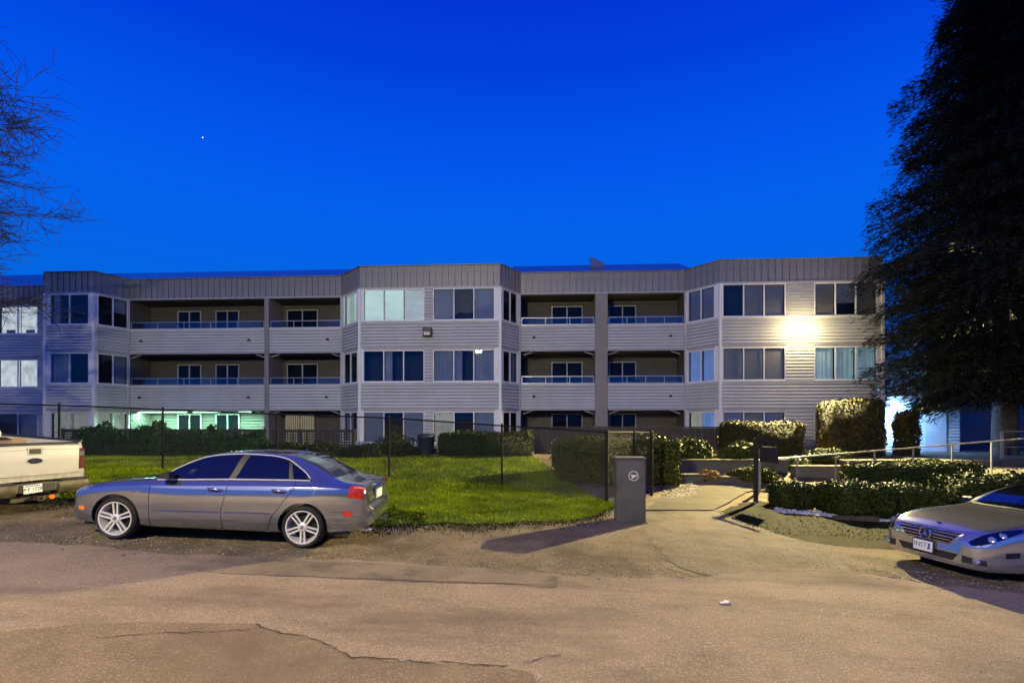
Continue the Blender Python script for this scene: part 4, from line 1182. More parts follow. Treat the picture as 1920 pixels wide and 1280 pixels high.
for k in range(6): q.box(-0.245 + k * 0.088, -0.205 + k * 0.088, -0.252, -0.239, 0.03, 0.44, M['box_grey'])
g_ = q.build('ribs', mbx); g_['kind'] = 'stuff'
MB().tube([(0.22, -0.252, 0.9), (0.22, -0.275, 0.9)], 0.02, M['metal_black'], 10).build('lock', mbx)
em = empty('emblem', (0.05, -0.2545, 0.99), 0, mbx)
q = MB(); pts = []
for k in range(40):
    t = 2 * math.pi * k / 40
    pts += [(0.10 * math.cos(t), 0, 0.10 * math.sin(t)), (0.088 * math.cos(t), 0, 0.088 * math.sin(t))]
q.poly(pts, [(2 * k, (2 * k + 2) % 80, (2 * k + 3) % 80, 2 * k + 1) for k in range(40)], M['white_print'])
q.build('ring', em)
q = MB(); q.poly([(0.066, 0, 0.012), (0.052, 0, -0.012), (0.02, 0, -0.022), (-0.012, 0, -0.05), (-0.052, 0, -0.056), (-0.03, 0, -0.034), (-0.012, 0, -0.012), (-0.052, 0, -0.004), (-0.064, 0, 0.006), (-0.046, 0, 0.010), (-0.058, 0, 0.036), (-0.03, 0, 0.022), (0.01, 0, 0.012), (0.045, 0, 0.022)], [tuple(range(14))], M['white_print'])
q.build('bird', em)
# ------------------------------------------------------------------ hanging sign on a dark post
sx, sy = 6.72, 14.7
sz = gz(sx, sy)
sgn_ = empty('sign_post', (sx, sy, sz)); tag(sgn_, 'dark post with an arm and a small hanging sign seen edge on', 'sign')
M['post_dark'] = mat('post_dark_wood', (0.009, 0.008, 0.007), 0.7, var=0.3, vscale=10)
MB().cbox(-0.05, 0.05, -0.05, 0.05, -0.05, 1.80, M['post_dark'], 0.008).build('post', sgn_)
ax_ = Vector((0.22, -0.97, 0)).normalized()
q = MB(); q.tube([Vector((0, 0, 1.74)) - ax_ * 0.12, Vector((0, 0, 1.74)) + ax_ * 0.98], 0.038, M['post_dark'], 4); q.build('arm', sgn_)
pan = MB(); a_, b_ = ax_ * 0.18, ax_ * 0.86; nn = Vector((-ax_.y, ax_.x, 0)) * 0.012
pts = []
for s_ in (-1, 1):
    pts += [a_ + nn * s_ + Vector((0, 0, 1.16)), b_ + nn * s_ + Vector((0, 0, 1.16)), b_ + nn * s_ + Vector((0, 0, 1.58)), a_ + nn * s_ + Vector((0, 0, 1.58))]
pan.poly(pts, [(0, 1, 2, 3), (7, 6, 5, 4), (0, 4, 5, 1), (1, 5, 6, 2), (2, 6, 7, 3), (3, 7, 4, 0)], M['post_dark']); pan.build('sign_panel', sgn_)
for t in (0.26, 0.78): MB().tube([ax_ * t + Vector((0, 0, 1.58)), ax_ * t + Vector((0, 0, 1.70))], 0.006, M['metal_black'], 5).build('chain', sgn_)
for ang in (0.3, 2.3, 4.4):   # small stone collar at the foot
    pass
# ------------------------------------------------------------------ patio fences: dark rails with lattice
M['lat'] = mat('lattice_dark', (0.030, 0.028, 0.026), 0.7, var=0.3)
def lattice(label, px0, px1, Yl, z0, z1, panels):
    a, b = W(px0, 800, Yl), W(px1, 800, Yl + (0))
    o = empty('lattice_fence', (a.x, Yl, z0)); tag(o, label, 'fence'); L = b.x - a.x; H_ = z1 - z0
    MB().box(0, L, -0.03, 0.03, H_ - 0.10, H_, M['lat']).build('top_rail', o)
    MB().box(0, L, -0.028, 0.028, 0.0, 0.07, M['lat']).build('bottom_rail', o)
    for k in range(panels + 1):
        x = L * k / panels
        MB().box(x - 0.045, x + 0.045, -0.045, 0.045, -0.15, H_ + 0.03, M['lat']).build('post', o)
        if k < panels:
            q = MB(); x0_, x1_ = x + 0.05, L * (k + 1) / panels - 0.05
            s = x0_
            while s < x1_: q.box(s, s + 0.045, -0.006, 0.001, 0.07, H_ - 0.1, M['lat']); s += 0.105
            z = 0.09
            while z < H_ - 0.12: q.box(x0_, x1_, 0.002, 0.008, z, z + 0.045, M['lat']); z += 0.105
            g_ = q.build('lattice_panel', o); g_['kind'] = 'stuff'
lattice('dark lattice patio fence behind the laurels below the green lit patio', 118, 497, 21.7, 0.45, 1.52, 6)
lattice('dark lattice patio fence below the warm lit blind', 512, 664, 21.65, 0.45, 1.50, 3)
o = empty('patio_wall', (0.95, 21.6, 0.4), B_ROT); tag(o, 'black boarded patio fence behind the privet hedge', 'fence')
for k in range(30): MB().box(k * 0.245, k * 0.245 + 0.235, -0.012, 0.012, 0.0, 1.16 - (k % 2) * 0.002, M['lat']).build('board', o)
MB().box(-0.05, 7.4, -0.035, 0.035, 1.17, 1.22, M['lat']).build('top_rail', o)
for k in range(5): MB().box(k * 1.82 - 0.045, k * 1.82 + 0.045, 0.015, 0.10, -0.1, 1.165, M['lat']).build('post', o)
# round dark bin beside the middle hedge
bx = empty('garbage_bin', (-3.25, 20.2, gz(-3.25, 20.2))); tag(bx, 'dark round bin standing left of the black clipped hedge', 'bin')
M['bin'] = mat('bin_plastic', (0.016, 0.022, 0.04), 0.5, var=0.1)
MB().lathe([(0.001, 0.0), (0.27, 0.0), (0.33, 0.68), (0.35, 0.70), (0.35, 0.74), (0.30, 0.74)], M['bin'], 20, 'z').build('barrel', bx, smooth=40)
MB().lathe([(0.36, 0.742), (0.36, 0.78), (0.28, 0.84), (0.001, 0.86)], M['bin'], 20, 'z').build('lid', bx, smooth=40)

# ------------------------------------------------------------------ conifer
def conifer(label, c, H_, R0, n_br, per, zlow):
    root = empty('conifer_tree', c); tag(root, label, 'tree')
    MB().tube([(0, 0, -0.2), (0.05, 0, H_ * .3), (0, 0.05, H_ * .7), (0, 0, H_)], [0.42, 0.32, 0.16, 0.03], M['bark'], 10).build('trunk', root, smooth=60)
    lim = MB(); Vs, Fs = [], []
    base = 0
    for k in range(n_br):
        t = (k + random.random()) / n_br
        z = zlow + (H_ - zlow - 0.3) * (t ** 1.25)
        az = k * 2.399 + random.uniform(-.4, .4)
        rel = (z - zlow) / (H_ - zlow)
        Rz = float(np.interp(z, [2.0, 3.5, 5.0, 7.6, 9.4, 12.3, 17.4, H_], [2.7, 3.5, 4.2, 4.55, 4.0, 3.2, 1.95, 0.1])) * R0 / 5.4
        ln = Rz * (1 + 0.13 * math.sin(3 * az + z * 1.25) + 0.09 * math.sin(z * 2.9 + az)) * random.uniform(0.62, 1.08) + 0.10
        droop = random.uniform(0.12, 0.28)
        d = np.array([math.cos(az), math.sin(az), 0.0])
        ts = np.linspace(0, 1, 6)
        path = [np.array([0, 0, z]) + d * ln * s + np.array([0, 0, ln * (0.12 * s - droop * s * s * 1.6)]) for s in ts]
        lim.tube([Vector(p) for p in path], [0.05 * (1 - rel) + 0.012] + [0.03 * (1 - rel) * (1 - s) + 0.006 for s in ts[1:]], M['bark_dark'], 4, cap=False)
        n = int(per * (0.35 + ln / R0))
        s = np.clip(rng.choice([0.1, 0.25, 0.4, 0.53, 0.65, 0.76, 0.86, 0.95], n) + rng.normal(0, 0.035, n), 0.02, 1.0)
        idx = np.clip((s * 5).astype(int), 0, 4); fr_ = s * 5 - idx
        pa = np.array(path)
        P = pa[idx] * (1 - fr_[:, None]) + pa[idx + 1] * fr_[:, None]
        side = np.round(rng.normal(0, 1, n) * 1.6) / 1.6 * rng.uniform(0.85, 1.15, n) * (0.20 + 0.22 * ln * (1 - s * 0.72))
        pe = np.array([-d[1], d[0], 0.0])
        P = P + pe * side[:, None] + np.stack([np.zeros(n), np.zeros(n), -np.abs(side) * 0.34 + rng.normal(-0.03, 0.11, n)], -1)
        D = d[None] * 0.9 + pe[None] * np.sign(side)[:, None] * rng.uniform(0.1, 1.0, n)[:, None] + np.stack([rng.normal(0, .25, n), rng.normal(0, .25, n), rng.normal(-0.35, .3, n)], -1)
        D /= np.linalg.norm(D, axis=1, keepdims=True)
        S = np.cross(D, rng.normal(0, 1, (n, 3))); S /= np.linalg.norm(S, axis=1, keepdims=True)
        L_ = rng.uniform(0.10, 0.30, n)[:, None]; w_ = rng.uniform(0.010, 0.024, n)[:, None]
        v = np.stack([P, P + D * L_ * .45 + S * w_, P + D * L_, P + D * L_ * .45 - S * w_], 1)
        Vs.append(v.reshape(-1, 3)); Fs.append(np.arange(4 * n).reshape(-1, 4) + base); base += 4 * n
    lim.build('limbs', root)
    o = np_mesh('crown', np.concatenate(Vs), np.concatenate(Fs), M['conifer'], root); o['kind'] = 'stuff'
    return root
conifer('towering dark conifer at the right edge of the picture', (18.85, 20.4, 0.45), 25.0, 5.95, 760, 760, 2.5)

# ------------------------------------------------------------------ bare tree at the left
def bare_tree(label, c, seed):
    rnd = random.Random(seed)
    root = empty('bare_tree', c); tag(root, label, 'tree')
    tr, br, tw = MB(), MB(), MB()
    def grow(p, d, ln, r, lev):
        n = 5 if lev < 2 else 4
        pts, rs = [p], [r]
        q, dd = p.copy(), d.copy()
        for k in range(n):
            dd = (dd + Vector((rnd.gauss(0, .10), rnd.gauss(0, .10), rnd.gauss(0.02 if lev < 2 else 0.0, .08)))).normalized()
            q = q + dd * ln / n
            pts.append(q.copy()); rs.append(max(0.0075, r * (1 - 0.62 * (k + 1) / n)))
            if lev < 4:
                for _ in range((1, 2, 2, 1)[lev] if (lev > 0 or k > 1) else 0):
                    ax = Vector((rnd.gauss(0, 1), rnd.gauss(0, 1), rnd.gauss(0.1, .6))).normalized()
                    nd = (dd * (0.55 if lev else 0.35) + ax * 0.75)
                    nd.z *= 0.75
                    grow(q.copy(), nd.normalized(), ln * rnd.uniform(0.42, 0.68), rs[-1] * 0.62, lev + 1)
        mb_ = tr if lev == 0 else (br if lev < 3 else tw)
        mb_.tube(pts, rs, M['bark_dark'], (9, 6, 4, 3, 3)[lev], cap=False)
    grow(Vector((0, 0, -0.2)), Vector((-0.02, 0, 1)), 10.5, 0.26, 0)
    for k in range(17):
        a = -1.0 + (k * 0.618 % 1) * 1.9
        z = 4.0 + 6.2 * k / 17
        grow(Vector((0.0, 0, z)), Vector((math.cos(a), math.sin(a), 0.18 + 0.07 * (k % 4))).normalized(), 2.1 + 0.35 * (k % 3), 0.06, 1)
    tr.build('trunk', root, smooth=60); br.build('branches', root, smooth=60)
    o = tw.build('twigs', root); o['kind'] = 'stuff'
bare_tree('bare leafless tree reaching in from the left edge', (-17.4, 14.6, gz(-17.4, 14.6)), 5)
# a single bright star
q = MB(); 
st = W(380, 258, 900.0)
M['star'] = mat('star_glow', (1, 1, 1), 0.5, emit=(1, 1, 1), estr=3.0)
q.lathe([(0.001, -0.8), (0.6, -0.45), (0.8, 0.0), (0.6, 0.45), (0.001, 0.8)], M['star'], 10, 'z')
tag(q.build('star', None, st), 'tiny white star in the upper left of the blue sky', 'star')

# ------------------------------------------------------------------ sodium street lamp on the near side of the road, behind the camera
LX, LY = -6.5, -3.2
sl = empty('street_lamp', (LX, LY, gz(LX, LY))); tag(sl, 'tall street lamp on the near side of the road', 'street lamp')
M['galv'] = mat('galvanised_steel', (0.35, 0.35, 0.36), 0.5, metal=0.7)
MB().tube([(0, -1.6, 0), (0, -1.6, 7.4), (0, -1.2, 8.3), (0, -0.2, 8.6)], [0.09, 0.07, 0.055, 0.045], M['galv'], 10).build('pole', sl, smooth=40)
MB().cbox(-0.16, 0.16, -0.3, 0.4, 8.52, 8.72, M['galv'], 0.05).build('lamp_head', sl, smooth=40)
M['sodium'] = mat('sodium_lens', (.9, .8, .6), 0.3, emit=(1.0, 0.62, 0.28), estr=30)
MB().cbox(-0.12, 0.12, -0.2, 0.34, 8.46, 8.519, M['sodium'], 0.02).build('lens', sl)
sd = bpy.data.lights.new('street_lamp_light', 'SPOT'); sd.energy = 14000; sd.color = (1.0, 0.85, 0.50); sd.spot_size = R(165); sd.spot_blend = 0.35; sd.shadow_soft_size = 0.25
so_ = bpy.data.objects.new('street_lamp_light', sd); COL.objects.link(so_); so_.location = (LX, LY, gz(LX, LY) + 8.40)
so_.rotation_euler = (R(30), 0, 0)

# ------------------------------------------------------------------ cars: one shell described by rows along its length
def pchip(xs, ys):
    xs = np.asarray(xs, float); ys = np.asarray(ys, float)
    h = np.diff(xs); dl = np.diff(ys) / h
    m_ = np.zeros(len(xs)); m_[0], m_[-1] = dl[0], dl[-1]
    for i in range(1, len(xs) - 1):
        if dl[i - 1] * dl[i] > 0:
            w1, w2 = 2 * h[i] + h[i - 1], h[i] + 2 * h[i - 1]
            m_[i] = (w1 + w2) / (w1 / dl[i - 1] + w2 / dl[i])
    def f(x):
        x = np.clip(np.asarray(x, float), xs[0], xs[-1])
        i = np.clip(np.searchsorted(xs, x, side='right') - 1, 0, len(xs) - 2)
        t = (x - xs[i]) / h[i]
        return (2 * t ** 3 - 3 * t ** 2 + 1) * ys[i] + (t ** 3 - 2 * t ** 2 + t) * h[i] * m_[i] + (-2 * t ** 3 + 3 * t ** 2) * ys[i + 1] + (t ** 3 - t ** 2) * h[i] * m_[i + 1]
    return f

class Shell:
    """rows 0..10: bottom centre, bottom edge, sill, low side, mid side, shoulder, belt edge, glass base, glass top, roof edge, roof centre"""
    def __init__(self, spec):
        self.y = [pchip(*zip(*a)) for a in spec['y']]
        self.z = [pchip(*zip(*a)) for a in spec['z']]
        self.x0, self.x1 = spec['range']
        self.W = pchip(*zip(*spec['W']))
        self.cache = {}
    def half(self, x):
        w = float(self.W(x))
        return [w * float(f(x)) for f in self.y], [float(f(x)) for f in self.z]
    def section(self, x):
        key = round(x, 5)
        if key not in self.cache:
            ys, zs = self.half(x)
            vv = np.linspace(0, 10, 201); k = np.arange(len(ys))
            self.cache[key] = (pchip(k, ys)(vv).tolist(), pchip(k, zs)(vv).tolist())
        return self.cache[key]
    def at(self, x, v, side=-1):
        ys, zs = self.section(x)
        t = min(max(v, 0.0), 10.0) * 20; i = min(int(t), 199); t -= i
        return Vector((x, side * (ys[i] + (ys[i + 1] - ys[i]) * t), zs[i] + (zs[i + 1] - zs[i]) * t))
    def normal(self, x, v, side=-1):
        e = 0.01; ev = 0.02
        a = self.at(x + e, v, side) - self.at(x - e, v, side)
        b = self.at(x, min(10, v + ev), side) - self.at(x, max(0, v - ev), side)
        n = a.cross(b)
        if n.length < 1e-9: return Vector((0, side, 0))
        n.normalize()
        ref = Vector((0, side * 0.8, 0.25)) if v < 9.5 else Vector((0, 0, 1))
        return n if n.dot(ref) > 0 else -n

def shell_body(sh, name, parent, mat_, holes, hole_r, ns=110):
    xs = np.linspace(sh.x0, sh.x1, ns)
    ends = np.array([0.004, 0.012, 0.025, 0.045, 0.07])
    xs = np.unique(np.concatenate([xs, sh.x0 + ends, sh.x1 - ends]))
    vs_ = np.array([0, .5, 1, 1.25, 1.5, 1.75, 2, 2.5, 3, 3.5, 4, 4.35, 4.7, 5, 5.25, 5.5, 5.75, 6, 6.5, 7, 7.33, 7.66, 8, 8.33, 8.66, 9, 9.25, 9.5, 9.75, 10])
    ring = []
    for x in xs:
        ys, zs = sh.half(x); k = np.arange(len(ys))
        yy, zz = pchip(k, ys)(vs_), pchip(k, zs)(vs_)
        L_ = [(x, -a, b) for a, b in zip(yy, zz)]
        Rr = [(x, a, b) for a, b in zip(yy[1:-1], zz[1:-1])][::-1]
        ring.append(L_ + Rr)
    m_ = len(ring[0]); pts = [p for r_ in ring for p in r_]; fs = []
    for i in range(len(xs) - 1):
        for k in range(m_):
            fs.append((i * m_ + k, i * m_ + (k + 1) % m_, (i + 1) * m_ + (k + 1) % m_, (i + 1) * m_ + k))
    fs.append(tuple(range(m_))[::-1]); fs.append(tuple((len(xs) - 1) * m_ + k for k in range(m_)))
    o = MB().poly(pts, fs, mat_).build(name)
    import bmesh
    bm = bmesh.new(); bm.from_mesh(o.data); bmesh.ops.recalc_face_normals(bm, faces=bm.faces); bm.to_mesh(o.data); bm.free()
    cut = MB()
    for hx, hz in holes:
        for s in (-1, 1):
            y0, y1 = (-1.3, -0.56) if s < 0 else (0.56, 1.3)
            n = 40; pp = [(hx + hole_r * math.cos(2 * math.pi * k / n), y0, hz + hole_r * math.sin(2 * math.pi * k / n)) for k in range(n)]
            pp += [(a, y1, c) for a, _, c in pp]
            cut.poly(pp, [tuple(range(n)), tuple(range(2 * n - 1, n - 1, -1))] + [(k, n + k, n + (k + 1) % n, (k + 1) % n) for k in range(n)], mat_)
    co = cut.build('cutter')
    bm = bmesh.new(); bm.from_mesh(co.data); bmesh.ops.recalc_face_normals(bm, faces=bm.faces); bm.to_mesh(co.data); bm.free()
    md = o.modifiers.new('arch', 'BOOLEAN'); md.object = co; md.operation = 'DIFFERENCE'; md.solver = 'EXACT'
    dg = bpy.context.evaluated_depsgraph_get()
    me = bpy.data.meshes.new_from_object(o.evaluated_get(dg))
    o.modifiers.clear(); o.data = me
    bpy.data.objects.remove(co)
    shade(me, 38)
    o.parent = parent
    return o

def patch(sh, name, parent, mat_, fx, ns, nt, off=0.004, side=-1, skirt=0.006):
    """a skin over the shell; fx(s,t) -> (x, v)"""
    pts, low = [], []
    for i in range(ns + 1):
        for j in range(nt + 1):
            x, v = fx(i / ns, j / nt)
            p, n = sh.at(x, v, side), sh.normal(x, v, side)
            pts.append(p + n * off); low.append(p - n * skirt)
    idx = lambda i, j: i * (nt + 1) + j
    fs = [(idx(i, j), idx(i + 1, j), idx(i + 1, j + 1), idx(i, j + 1)) for i in range(ns) for j in range(nt)]
    rim = [idx(i, 0) for i in range(ns)] + [idx(ns, j) for j in range(nt)] + [idx(i, nt) for i in range(ns, 0, -1)] + [idx(0, j) for j in range(nt, 0, -1)]
    b = len(pts); allp = pts + [low[k] for k in rim]
    for k in range(len(rim)):
        k2 = (k + 1) % len(rim)
        fs.append((rim[k], b + k, b + k2, rim[k2]))
    return MB().poly(allp, fs, mat_).build(name, parent, smooth=35)

def top_patch(sh, name, parent, mat_, fx, ns, nt, off=0.004, vspan=1.0):
    """skin across the top between both roof edges; fx(s in -1..1, t) -> (x, v)"""
    pts = []
    for i in range(ns + 1):
        s = -1 + 2 * i / ns
        for j in range(nt + 1):
            x, v = fx(s, j / nt); sd = -1 if s < 0 else 1
            p, n = sh.at(x, v, sd), sh.normal(x, v, sd)
            if abs(s) < 1e-6: n = Vector((n.x, 0, n.z)).normalized()
            if n.z < 0: n = -n
            pts.append(p + n * off)
    fs = [(i * (nt + 1) + j, (i + 1) * (nt + 1) + j, (i + 1) * (nt + 1) + j + 1, i * (nt + 1) + j + 1) for i in range(ns) for j in range(nt)]
    return MB().poly(pts, fs, mat_).build(name, parent, smooth=60)

def line_on(sh, name, parent, mat_, xv, r, off=0.002, side=-1, n=6):
    pts = []
    for (xa, va), (xb, vb) in zip(xv, xv[1:]):
        for k in range(n):
            t = k / n; x, v = xa + (xb - xa) * t, va + (vb - va) * t
            pts.append(sh.at(x, v, side) + sh.normal(x, v, side) * off)
    pts.append(sh.at(*xv[-1], side) + sh.normal(*xv[-1], side) * off)
    return MB().tube(pts, r, mat_, 5).build(name, parent, smooth=60)

def v_of(sh, x, z, lo=1.0, hi=7.0):
    for _ in range(30):
        m_ = (lo + hi) / 2
        if sh.at(x, m_).z < z: lo = m_
        else: hi = m_
    return lo

M['rubber'] = mat('tyre_rubber', (0.012, 0.012, 0.012), 0.75, var=0.3, vscale=20, bump=0.3, bscale=60)
M['alloy'] = mat('alloy_wheel', (0.78, 0.77, 0.76), 0.3, metal=0.5, var=0.06)
M['well'] = mat('wheel_well', (0.006, 0.006, 0.006), 0.95)
M['chrome'] = mat('chrome', (0.75, 0.75, 0.76), 0.12, metal=1.0, var=0.03)
M['black_plastic'] = mat('black_plastic', (0.012, 0.012, 0.013), 0.5, var=0.2)
M['car_glass'] = mat('tinted_glass', (0.004, 0.005, 0.008), 0.04, var=0.1, spec=0.9, coat=1.0)
M['red_lens'] = mat('red_lens', (0.45, 0.025, 0.008), 0.12, var=0.3, vscale=25, coat=1.0)
M['amber_lens'] = mat('amber_lens', (0.75, 0.20, 0.02), 0.15, var=0.2, vscale=20, coat=1.0)
M['clear_lens'] = mat('clear_lens', (0.38, 0.40, 0.42), 0.08, metal=0.6, var=0.55, vscale=22, coat=1.0)
M['satin'] = mat('satin_trim', (0.78, 0.78, 0.78), 0.3, metal=0.3, var=0.03)
M['red_dull'] = mat('dull_red_lens', (0.10, 0.014, 0.008), 0.25, var=0.3, vscale=15)
M['disc'] = mat('brake_disc', (0.02, 0.019, 0.018), 0.55, metal=0.6, var=0.2)
M['plate'] = mat('plate_white', (0.72, 0.73, 0.75), 0.4, var=0.04)
M['plate_blue'] = mat('plate_blue', (0.03, 0.06, 0.30), 0.5)
M['plate_dark'] = mat('plate_dark', (0.02, 0.02, 0.03), 0.5)

def wheel(parent, c, side, r, rim_r, spokes='twin', w=0.215, rot=0.0):
    """c: wheel centre; the outer face looks to y*side"""
    x, y, z = c
    q = MB(); o_ = side
    yo, yi = y + o_ * 0.0, y - o_ * w
    q.lathe([(rim_r, yo - o_ * 0.02), (rim_r + 0.012, yo - o_ * 0.004), ((rim_r + r) / 2, yo + o_ * 0.006), (r - 0.022, yo - o_ * 0.006), (r - 0.006, yo - o_ * 0.022), (r, yo - o_ * 0.05), (r, yi + o_ * 0.05), (r - 0.02, yi + o_ * 0.01), (rim_r, yi)], M['rubber'], 48, 'y', (x, 0, z))
    t = q.build('wheel', parent, smooth=45)
    q = MB()
    q.lathe([(rim_r + 0.006, yo - o_ * 0.004), (rim_r - 0.012, yo - o_ * 0.006), (rim_r - 0.022, yo - o_ * 0.03), (rim_r - 0.05, yo - o_ * 0.12), (rim_r - 0.05, yi)], M['alloy'], 48, 'y', (x, 0, z))
    q.build('rim', t, smooth=45)
    q = MB(); q.lathe([(rim_r - 0.06, yo - o_ * 0.10), (0.05, yo - o_ * 0.10)], M['disc'], 36, 'y', (x, 0, z)); q.build('brake_disc', t)
    q = MB(); q.lathe([(rim_r, yo - o_ * 0.135), (0.01, yo - o_ * 0.135)], M['well'], 24, 'y', (x, 0, z)); q.build('backing', t)
    def bar(a0, w0, a1, w1, r0, r1, yy0, yy1, th):
        p = []
        for (rr, aa, ww, yy) in ((r0, a0, w0, yy0), (r1, a1, w1, yy1)):
            d = Vector((math.cos(aa), 0, math.sin(aa))); e = Vector((-math.sin(aa), 0, math.cos(aa)))
            cc = Vector((x, yy, z)) + d * rr
            p += [cc + e * ww, cc - e * ww, cc - e * ww * 0.8 - Vector((0, o_ * th, 0)), cc + e * ww * 0.8 - Vector((0, o_ * th, 0))]
        return p
    for k in range(5):
        a = rot + 2 * math.pi * k / 5
        sp = MB()
        if spokes == 'twin':
            for s in (-1, 1):
                p = bar(a + s * 0.42, 0.015, a + s * 0.135, 0.0125, 0.055, rim_r - 0.012, yo - o_ * 0.022, yo - o_ * 0.012, 0.03)
                sp.poly(p, [(0, 1, 5, 4), (1, 2, 6, 5), (2, 3, 7, 6), (3, 0, 4, 7), (4, 5, 6, 7)], M['alloy'])
        else:
            p = bar(a, 0.05, a, 0.028, 0.04, rim_r - 0.012, yo - o_ * 0.024, yo - o_ * 0.014, 0.03)
            sp.poly(p, [(0, 1, 5, 4), (1, 2, 6, 5), (2, 3, 7, 6), (3, 0, 4, 7), (4, 5, 6, 7)], M['alloy'])
        sp.build('spoke', t)
    q = MB(); q.lathe([(0.066, yo - o_ * 0.05), (0.064, yo - o_ * 0.014), (0.04, yo - o_ * 0.006), (0.001, yo - o_ * 0.004)], M['alloy'], 24, 'y', (x, 0, z)); q.build('hub_cap', t, smooth=40)
    q = MB(); q.lathe([(0.028, yo - o_ * 0.004), (0.024, yo + o_ * 0.002), (0.001, yo + o_ * 0.003)], M['chrome'], 20, 'y', (x, 0, z)); q.build('hub_badge', t, smooth=40)
    return t

# ------------------------------------------------------------------ silver sedan at the left
PITCH = math.atan(0.047)
M['silver'] = paint_mat('silver_paint', (0.41, 0.44, 0.51), rough=0.11, metal=0.90)
def car_root(name, X, Y, yaw=0.0):
    o = bpy.data.objects.new(name, None); o.empty_display_size = 0.3
    o.location = (X, Y, gz(X, Y) + 0.004)
    o.rotation_euler = (0, PITCH, yaw)
    COL.objects.link(o)
    return o
A = car_root('silver_sedan', -4.347, 8.48)
tag(A, 'silver four door sedan with tinted windows parked behind the pickup', 'car')
X_ = [-2.08, -2.045, -1.95, -1.76, -1.35, -1.05, -0.85, -0.60, -0.38, -0.18, 0.10, 0.40, 0.75, 1.00, 1.15, 1.30, 1.42, 1.55, 1.72, 1.93, 2.09, 2.155, 2.197, 2.25]
def rows(cols): return [list(zip(X_, c)) for c in cols]
specA = dict(range=(-2.08, 2.25),
    W=[(-2.08, .60), (-2.06, .68), (-2.025, .74), (-1.96, .79), (-1.88, .815), (-1.76, .838), (-1.45, .865), (-0.9, .872), (0, .876), (0.9, .872), (1.4, .868), (1.75, .845), (1.93, .815), (2.05, .775), (2.135, .72), (2.19, .65), (2.25, .52)],
    y=rows([[0] * 24, [.84] * 24, [.955] * 24, [1.0] * 24,
            [1.0] * 24,
            [.985, .985, .985, .99, .992, .99, .985, .982, .98, .98, .98, .98, .98, .98, .98, .98, .982, .985, .985, .985, .985, .985, .985, .985],
            [.93, .93, .935, .95, .96, .955, .95, .95, .95, .95, .95, .95, .95, .95, .95, .95, .95, .95, .95, .95, .945, .94, .94, .93],
            [.80, .80, .82, .88, .90, .90, .905, .905, .905, .905, .905, .905, .905, .905, .905, .905, .905, .90, .90, .90, .89, .88, .86, .82],
            [.62, .62, .66, .74, .78, .80, .885, .82, .765, .715, .685, .675, .68, .70, .735, .79, .875, .86, .85, .84, .82, .80, .74, .66],
            [.34, .34, .40, .50, .56, .62, .785, .735, .69, .645, .60, .585, .59, .60, .615, .635, .66, .69, .74, .70, .66, .62, .54, .42],
            [0] * 24]),
    z=rows([[.24, .225, .21, .205, .20, .195, .19, .19, .19, .19, .19, .19, .19, .19, .19, .195, .20, .205, .215, .235, .26, .28, .30, .34],
            [.24, .225, .21, .205, .20, .195, .19, .19, .19, .19, .19, .19, .19, .19, .19, .195, .20, .205, .215, .235, .26, .28, .30, .34],
            [.27, .26, .25, .25, .25, .25, .25, .25, .25, .25, .25, .25, .25, .25, .25, .255, .26, .265, .28, .30, .32, .33, .345, .37],
            [.38, .38, .39, .40, .42, .43, .43, .43, .43, .43, .43, .44, .45, .45, .45, .45, .45, .45, .45, .45, .45, .45, .44, .43],
            [.46, .48, .53, .56, .58, .585, .59, .595, .60, .605, .61, .62, .625, .63, .64, .64, .64, .64, .64, .63, .61, .59, .52, .49],
            [.555, .585, .645, .695, .745, .775, .79, .80, .81, .82, .83, .842, .855, .862, .866, .868, .87, .872, .874, .87, .86, .84, .60, .535],
            [.585, .62, .68, .732, .785, .815, .83, .835, .842, .85, .862, .873, .884, .89, .893, .895, .897, .898, .90, .895, .885, .862, .63, .55],
            [.605, .645, .705, .755, .805, .838, .868, .882, .89, .90, .915, .928, .94, .948, .952, .956, .958, .945, .935, .92, .905, .88, .645, .56],
            [.615, .658, .718, .767, .815, .850, .874, 1.02, 1.142, 1.222, 1.268, 1.285, 1.278, 1.236, 1.150, 1.055, .962, .958, .945, .93, .914, .888, .655, .565],
            [.62, .665, .727, .775, .825, .862, .895, 1.04, 1.165, 1.243, 1.288, 1.303, 1.298, 1.275, 1.235, 1.180, 1.120, 1.055, .972, .94, .922, .895, .665, .57],
            [.625, .67, .732, .782, .838, .885, .985, 1.105, 1.205, 1.262, 1.302, 1.318, 1.312, 1.290, 1.258, 1.205, 1.150, 1.085, .995, .952, .935, .908, .675, .575]]))
shA = Shell(specA)
WH = [(-1.348, .300), (1.332, .298)]
shell_body(shA, 'body', A, M['silver'], WH, 0.352)
for (wx, wz) in WH:
    for s in (-1, 1):
        wheel(A, (wx, s * 0.862, wz + 0.001), s, 0.302, 0.235, 'twin', rot=(0.35 if wx < 0 else -0.25))
    q = MB(); q.lathe([(0.345, -0.57), (0.345, 0.57)], M['well'], 30, 'y', (wx, 0, wz)); q.build('wheel_well', A)
q = MB(); q.box(-1.9, 1.95, -0.70, 0.70, 0.175, 0.22, M['black_plastic']); q.build('underbody', A)
